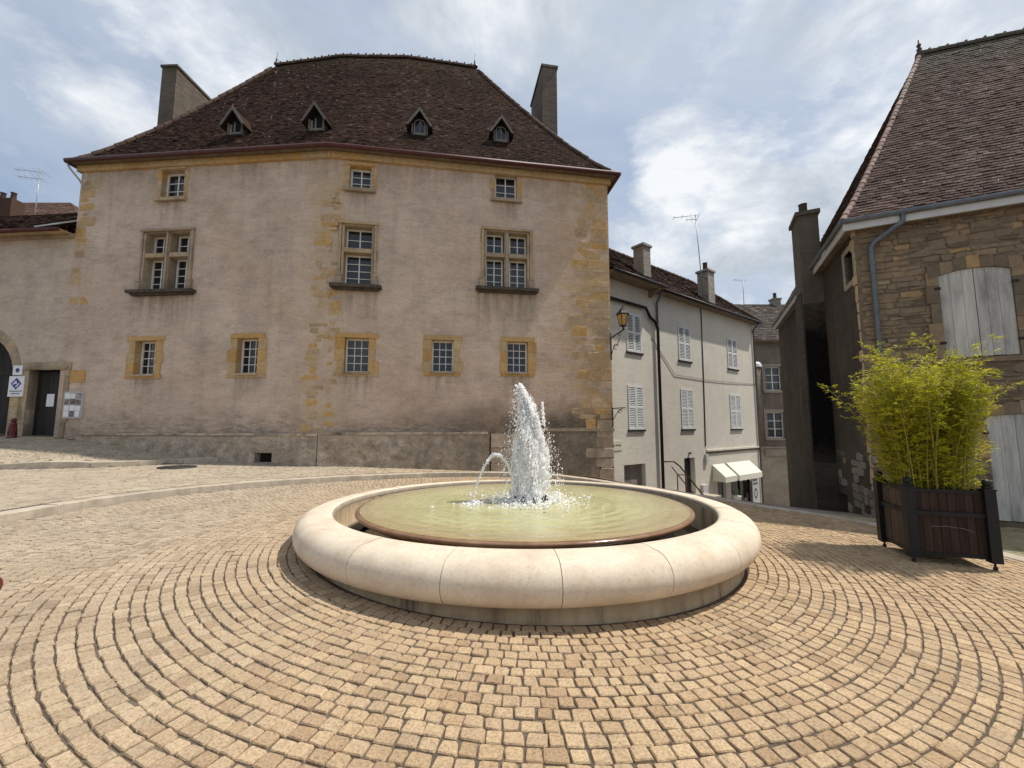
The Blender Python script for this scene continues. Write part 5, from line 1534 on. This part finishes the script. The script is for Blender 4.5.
ICO = np.array([(-1, t_, 0), (1, t_, 0), (-1, -t_, 0), (1, -t_, 0), (0, -1, t_), (0, 1, t_), (0, -1, -t_), (0, 1, -t_), (t_, 0, -1), (t_, 0, 1), (-t_, 0, -1), (-t_, 0, 1)]) / math.hypot(1, t_)
ICF = np.array([(0, 11, 5), (0, 5, 1), (0, 1, 7), (0, 7, 10), (0, 10, 11), (1, 5, 9), (5, 11, 4), (11, 10, 2), (10, 7, 6), (7, 1, 8), (3, 9, 4), (3, 4, 2), (3, 2, 6), (3, 6, 8), (3, 8, 9), (4, 9, 5), (2, 4, 11), (6, 2, 10), (8, 6, 7), (9, 8, 1)])
def drops(name, C, rad, parent, stretch=None):
    n = len(C)
    sc = np.stack([rad, rad, rad * (stretch if stretch is not None else 1)], -1)[:, None, :] * rng.uniform(.75, 1.25, (n, 12, 1))
    V = (C[:, None, :] + ICO[None] * sc).reshape(-1, 3)
    Fq = (np.arange(n)[:, None, None] * 12 + ICF[None]).reshape(-1, 3)
    return np_mesh(name, V, [Fq], MAT['spray'], parent, None, True)
JH = 1.77
def jet_r(h): return .305 * np.clip(1 - h ** 2.0, 0, 1) ** .85 * (1 - .06 * np.cos(h * 9)) + .012
def jet_axis(h): return -.03 + .05 * np.sin(h * 2.6) - .15 * h ** 3.2
n = 15000
h = rng.random(n) ** .85
a = rng.uniform(0, 2 * np.pi, n); rr = jet_r(h) * np.sqrt(rng.random(n)) * rng.choice([1, 1, 1.03], n)
rr = rr * (.82 + .2 * np.sin(5 * a + 9 * h)) + np.abs(rng.normal(0, .010, n))
C = np.stack([JX + jet_axis(h) + rr * np.cos(a), FY + rr * np.sin(a), WZ_ + .02 + h * JH], -1)
rad_ = np.exp(rng.normal(math.log(.0072), .42, n)); rad_ = np.clip(rad_, .003, .018)
st_ = 1 + np.abs(rng.normal(0, 1.7, n))
# stray drops
k = 1500
h2 = rng.random(k) ** 1.2; a2 = rng.uniform(0, 2 * np.pi, k); r2 = jet_r(h2) * (1 + np.abs(rng.normal(0, .34, k))) + .02
C2 = np.stack([JX + jet_axis(h2) + r2 * np.cos(a2) - .05 * rng.random(k), FY + r2 * np.sin(a2), WZ_ + .03 + h2 * JH * 1.0], -1)
# crown splash and side spurt
k3 = 900
a3 = rng.uniform(0, 2 * np.pi, k3); r3 = .3 + np.abs(rng.normal(0, .33, k3)); C3 = np.stack([JX + r3 * np.cos(a3), FY + r3 * np.sin(a3), WZ_ + np.abs(rng.normal(0, .035, k3)) + .01], -1)
k4 = 90
u4 = rng.random(k4); C4 = np.stack([JX + .36 + .08 * u4 + rng.normal(0, .03, k4), FY - .1 + rng.normal(0, .05, k4), WZ_ + .02 + .32 * u4 * rng.random(k4)], -1)
k5 = 120
u5 = rng.random(k5); C5 = np.stack([JX + .21 - .02 * u5 + rng.normal(0, .008, k5), FY - .1 + rng.normal(0, .02, k5), WZ_ + 1.15 + .36 * u5], -1)
drops('water_jet', np.concatenate([C, C2, C3, C4, C5]), np.concatenate([rad_, np.clip(np.exp(rng.normal(math.log(.0052), .4, k)), .0025, .011), np.clip(np.exp(rng.normal(math.log(.011), .5, k3)), .004, .03), np.full(k4, .009), np.full(k5, .011)]), fo,
      np.concatenate([st_, 1 + rng.random(k), np.full(k3, .6), np.full(k4, 1.3), np.full(k5, 1.6)]))
# foaming core
q = MB(); nh = 46; na_ = 40
rows = []
for i in range(nh):
    hh = i / (nh - 1) * .985
    row = []
    for k in range(na_):
        a_ = 2 * math.pi * k / na_
        rj = float(jet_r(np.array(hh))) * (.76 + .08 * math.sin(3 * a_ + 11 * hh) + .07 * math.sin(7 * a_ - 19 * hh) + random.gauss(0, .055))
        row.append((JX + float(jet_axis(np.array(hh))) + rj * math.cos(a_), FY + rj * math.sin(a_), WZ_ + hh * JH + random.gauss(0, .008)))
    rows.append(row)
for i in range(nh - 1):
    for k in range(na_):
        k2 = (k + 1) % na_
        q.face([rows[i][k], rows[i][k2], rows[i + 1][k2], rows[i + 1][k]], 0, .5)
q.build('water_core', MAT['spray'], fo)
# strands rising inside the column
s_ = MB()
for k in range(46):
    a = random.uniform(0, 2 * math.pi); q = math.sqrt(random.random()) * .85; hm = random.uniform(.55, .99)
    pts, rs = [], []
    for u in np.linspace(0, 1, 14):
        h = hm * u; r_ = float(jet_r(np.array(h))) * q * (.9 + .1 * math.sin(9 * u + k))
        if u > .6: r_ += 0
        pts.append((JX + float(jet_axis(np.array(h))) + r_ * math.cos(a + .25 * u) + random.uniform(-.008, .008), FY + r_ * math.sin(a + .25 * u) + random.uniform(-.008, .008), WZ_ + h * JH))
        rs.append(random.uniform(.006, .020) * (1 - .5 * u))
    s_.tube(pts, rs, 6)
s_.build('water_strands', MAT['spray'], fo)
# small arching jet on the left
ap_ = MB(); pts, rs = [], []
x0, x1 = FX - .06, FX - .74
drp = []
for u in np.linspace(0, 1, 34):
    x = x0 + (x1 - x0) * u; z = WZ_ + .06 + .66 * 4 * (u * .98) * (1 - u * .98)
    x += .0
    w = random.gauss(0, .006)
    pts.append((x + w, FY - .1 - .15 * u, z)); rs.append(.011 + .012 * math.exp(-((u - .5) / .16) ** 2) + random.uniform(0, .006))
    for _ in range(9 if .3 < u < .72 else 4): drp.append((x + random.gauss(0, .014), FY - .1 - .15 * u + random.gauss(0, .014), z + random.gauss(0, .014)))
ap_.tube(pts, rs, 7)
ap_.build('arching_jet', MAT['spray'], fo)
for _ in range(260):
    a = random.uniform(0, 6.28); r_ = abs(random.gauss(0, .12)); drp.append((x1 + r_ * math.cos(a), FY - .25 + r_ * math.sin(a), WZ_ + .008 + abs(random.gauss(0, .03)) * math.exp(-r_ * 6)))
drops('arching_jet_drops', np.array(drp), np.clip(np.exp(rng.normal(math.log(.0095), .45, len(drp))), .004, .022), fo)

fo.rotation_euler = (math.radians(-1.3), 0, 0)      # tilted slightly to fit its outline from this camera

# ------------------------------------------------------------------ PLANTER and BAMBOO
M0 = np.array((5.15, 5.45)); C0 = np.array((5.89, 5.19)); A0 = np.array((5.39, 6.13)); D0 = A0 + C0 - M0
zb = [float(gp(*p)) for p in (M0, C0, D0, A0)]
pz = max(zb) - .0
pc = (M0 + D0) / 2
pn = empty('planter_box', (*pc, pz), 'dark brown slatted wooden planter box with black corner posts and ball finials', 'planter')
MAT['plank'] = simple('dark_red_brown_planks', (.034, .0175, .0115), .65, .4, 4, .4, 30, stretch=(6, 6, .6), use_rnd=.35)
MAT['plank_light'] = simple('weathered_brown_planks', (.085, .06, .042), .75, .35, 4, .4, 30, stretch=(6, 6, .6), use_rnd=.3)
MAT['post'] = simple('black_painted_post', (.010, .0105, .011), .5, .4, 8, .25, 40)
cor = [M0, C0, D0, A0]
for i, p in enumerate(cor):
    q = MB(); rz = math.atan2(*(C0 - M0)[::-1])
    q.box((*p, pz + .505), (.108, .108, .87), rz)
    q.box((*p, pz + .965), (.07, .07, .05), rz)
    q.box((*p, pz + .945), (.125, .125, .018), rz)
    pst = q.build('post', MAT['post'], pn)
    q = MB(); q.ball((p[0], p[1], pz + 1.025), .048); q.build('finial', MAT['post'], pst)
    q = MB(); q.lathe([(.012, 0), (.012, .09)], (p[0], p[1], zb[i] - .01), 8); q.lathe([(.022, .0), (.022, .035), (.01, .04)], (p[0], p[1], zb[i]), 8); q.build('foot', MAT['iron'], pst)
for i in range(4):
    a, b_ = cor[i], cor[(i + 1) % 4]; F = Frame(a, b_ - a); Ln = float(np.linalg.norm(b_ - a))
    q = MB(); x = .05
    n = int((Ln - .1) / .085); w = (Ln - .1) / n
    for k in range(n):
        fbox(q, F, x + .002, x + w - .003, pz + .12, pz + .90, -.03, -.006 + random.uniform(-.003, .003)); x += w
    q.build('side_panel', MAT['plank'] if i in (0, 2) else MAT['plank_light'], pn)
    for z0, z1, o0, o1 in ((.60, .65, -.005, .028), (.885, .925, -.035, .012), (.10, .14, -.032, .006)):
        q = MB(); fbox(q, F, .048, Ln - .048, pz + z0, pz + z1, o0, o1); q.build('rail', MAT['post'], pn)
F = Frame(M0, C0 - M0)
q = MB(); q.tube([F.p(.2, pz + .46, .01), F.p(.34, pz + .475, .03), F.p(.5, pz + .46, .03), F.p(.62, pz + .42, .01)], .003, 5); q.build('wire', MAT['photo'], pn)
q = MB(); q.face([(*(M0 + (pc - M0) * .05), pz + .84), (*(C0 + (pc - C0) * .05), pz + .84), (*(D0 + (pc - D0) * .05), pz + .84), (*(A0 + (pc - A0) * .05), pz + .84)]); q.build('soil', MAT['soil'], pn)

m, nt, bs = new_mat('bamboo_leaf')
c = ramp(nt, attr(nt), [(0, (.20, .23, .010)), (.4, (.40, .40, .018)), (.75, (.56, .51, .03)), (1, (.70, .61, .12))])
nt.links.new(c, bs.inputs['Base Color']); bs.inputs['Roughness'].default_value = .5; bs.inputs['Specular IOR Level'].default_value = .35
tr = nt.nodes.new('ShaderNodeBsdfTranslucent'); nt.links.new(c, tr.inputs[0]); ms = nt.nodes.new('ShaderNodeMixShader'); ms.inputs[0].default_value = .42
nt.links.new(bs.outputs[0], ms.inputs[1]); nt.links.new(tr.outputs[0], ms.inputs[2]); nt.links.new(ms.outputs[0], nt.nodes['Material Output'].inputs[0])
MAT['leaf'] = m
MAT['culm'] = simple('bamboo_culm', (.30, .26, .05), .5, .35, 12, .1, use_rnd=.4)
bb = empty('bamboo', (*pc, pz + .84), 'bushy yellow green bamboo growing in the dark wooden planter', 'bamboo')
cul = MB(); LV, LR = [], []
def leaf(p, d, ln, w, droop, rn):
    d = d.normalized(); side = d.cross(Vector((0, 0, 1)))
    if side.length < .01: side = Vector((1, 0, 0))
    side.normalize()
    tw = random.uniform(-.9, .9); nn_ = side.cross(d); side = side * math.cos(tw) + nn_ * math.sin(tw)
    m1 = p + d * ln * .45; t = p + d * ln * .95 + Vector((0, 0, -droop * ln))
    LV.append((p, m1 + side * w, t, m1 - side * w)); LR.append(rn)
ux = (C0 - M0) / np.linalg.norm(C0 - M0); uy = (A0 - M0) / np.linalg.norm(A0 - M0)
for k in range(150):
    fx, fy = random.uniform(-.33, .33), random.uniform(-.30, .30)
    b0 = pc + ux * fx + uy * fy
    base = Vector((b0[0], b0[1], pz + .82))
    rad_n = math.hypot(fx, fy) / .4
    az = math.atan2(b0[1] - pc[1], b0[0] - pc[0]) + random.gauss(0, .5)
    lean = .05 + .27 * rad_n * random.random() + abs(random.gauss(0, .065))
    Hh = random.uniform(1.35, 2.15) * (1.10 - .34 * rad_n)
    if random.random() < .16: Hh *= random.uniform(1.08, 1.2)
    pts = []; 
    for u in np.linspace(0, 1, 9):
        out = lean * Hh * (u ** 1.7)
        pts.append(base + Vector((math.cos(az) * out, math.sin(az) * out, Hh * (u - .10 * lean * u * u * 2))))
    cul.tube(pts, [.0075 * (1 - .75 * u) + .0012 for u in np.linspace(0, 1, 9)], 4, 0, False)
    tone = random.gauss(.5, .16)
    # branchlets with leaf fans at the nodes
    nb_ = 23
    for j in range(nb_):
        u = .03 + .97 * ((j + random.random()) / nb_) ** .85
        if u < .3 and random.random() < .3: continue
        i = min(7, int(u * 8)); p = pts[i].lerp(pts[i + 1], u * 8 - i) if u < 1 else pts[8]
        for s in range(random.choice((1, 2, 2))):
            ba = random.uniform(0, 6.283); bl = random.uniform(.08, .26) * (1.2 - .5 * u)
            bd = Vector((math.cos(ba), math.sin(ba), random.uniform(.1, .9))).normalized()
            q = p + bd * bl
            if random.random() < .35: cul.tube([p, q], .0016, 3, 0, False)
            for l in range(random.randint(5, 10)):
                fa = ba + random.gauss(0, .9)
                ld = Vector((math.cos(fa), math.sin(fa), random.uniform(-.25, .9)))
                leaf(p.lerp(q, random.uniform(.35, 1)), ld, random.uniform(.045, .105), random.uniform(.0042, .0078), random.uniform(.0, .28), min(1, max(0, tone + random.gauss(0, .18))))
cul.build('culms', MAT['culm'], bb)
V = np.array([[tuple(p) for p in q] for q in LV]).reshape(-1, 3)
np_mesh('foliage', V, [np.arange(len(V)).reshape(-1, 4)], MAT['leaf'], bb, np.array(LR), False)
print('leaves', len(LR))

# ------------------------------------------------------------------ SKY, SUN, CAMERA
sun_dir = Vector((.50, .055, .865)).normalized()
sl = bpy.data.lights.new('sun', 'SUN'); sl.energy = 3.2; sl.angle = math.radians(1.2); sl.color = (1, .95, .87)
so = bpy.data.objects.new('sun', sl); COL.objects.link(so); so.rotation_euler = (-sun_dir).to_track_quat('-Z', 'Y').to_euler()
so.location = (20, 5, 40)
wd_ = bpy.data.worlds.new('World'); S.world = wd_; wd_.use_nodes = True; nt = wd_.node_tree
bg = nt.nodes['Background']
sky = nt.nodes.new('ShaderNodeTexSky'); sky.sky_type = 'NISHITA'; sky.sun_disc = False
sky.sun_elevation = math.asin(sun_dir.z); sky.sun_rotation = math.atan2(sun_dir.x, sun_dir.y); sky.altitude = 300; sky.dust_density = 1.5
tc = nt.nodes.new('ShaderNodeTexCoord'); sp = nt.nodes.new('ShaderNodeSeparateXYZ'); nt.links.new(tc.outputs['Generated'], sp.inputs[0])
zz = mathn(nt, 'ADD', mathn(nt, 'MAXIMUM', sp.outputs[2], 0.0), .28)
cb = nt.nodes.new('ShaderNodeCombineXYZ')
nt.links.new(mathn(nt, 'DIVIDE', sp.outputs[0], zz), cb.inputs[0]); nt.links.new(mathn(nt, 'DIVIDE', sp.outputs[1], zz), cb.inputs[1])
def cl_noise(scale, detail, rough, dist, loc, sc=(1, 1, 1), rot=0):
    mp = nt.nodes.new('ShaderNodeMapping'); mp.inputs['Location'].default_value = loc; mp.inputs['Scale'].default_value = sc; mp.inputs['Rotation'].default_value = (0, 0, rot)
    nt.links.new(cb.outputs[0], mp.inputs[0])
    return noise(nt, mp.outputs[0], scale, detail, rough, dist)
veil = cl_noise(.75, 8, .58, .5, (3.1, 1.7, 0), (1, 1.4, 1), .5)
puff = cl_noise(1.75, 10, .60, .2, (5.2, 3.3, 7.1), (1, 1.1, 1))
shade = cl_noise(2.1, 8, .62, .3, (7.3, .2, 1.0))
base = mix(nt, ramp(nt, veil, [(.28, .30), (.56, .95)]), sky.outputs[0], (4.0, 4.6, 5.5))
cloud_col = ramp(nt, shade, [(.38, (3.5, 3.95, 4.45)), (.5, (5.2, 5.6, 6.05)), (.59, (7.0, 7.2, 7.4))])
final = mix(nt, ramp(nt, puff, [(.47, 0.0), (.585, .95)]), base, cloud_col)
nt.links.new(final, bg.inputs['Color']); bg.inputs['Strength'].default_value = .089

cam = bpy.data.cameras.new('camera'); cam.sensor_width = 36; cam.lens = 36 * 410 / 1024; cam.clip_end = 3000; cam.clip_start = .05
co_ = bpy.data.objects.new('camera', cam); COL.objects.link(co_)
co_.location = (0, 0, 1.6); co_.rotation_euler = (math.radians(90 + 5.64), 0, 0)
S.camera = co_
S.render.engine = 'CYCLES'
S.view_settings.view_transform = 'Standard'; S.view_settings.look = 'None'; S.view_settings.exposure = 0.6; S.view_settings.gamma = 1
S.render.resolution_x = 1024; S.render.resolution_y = 768
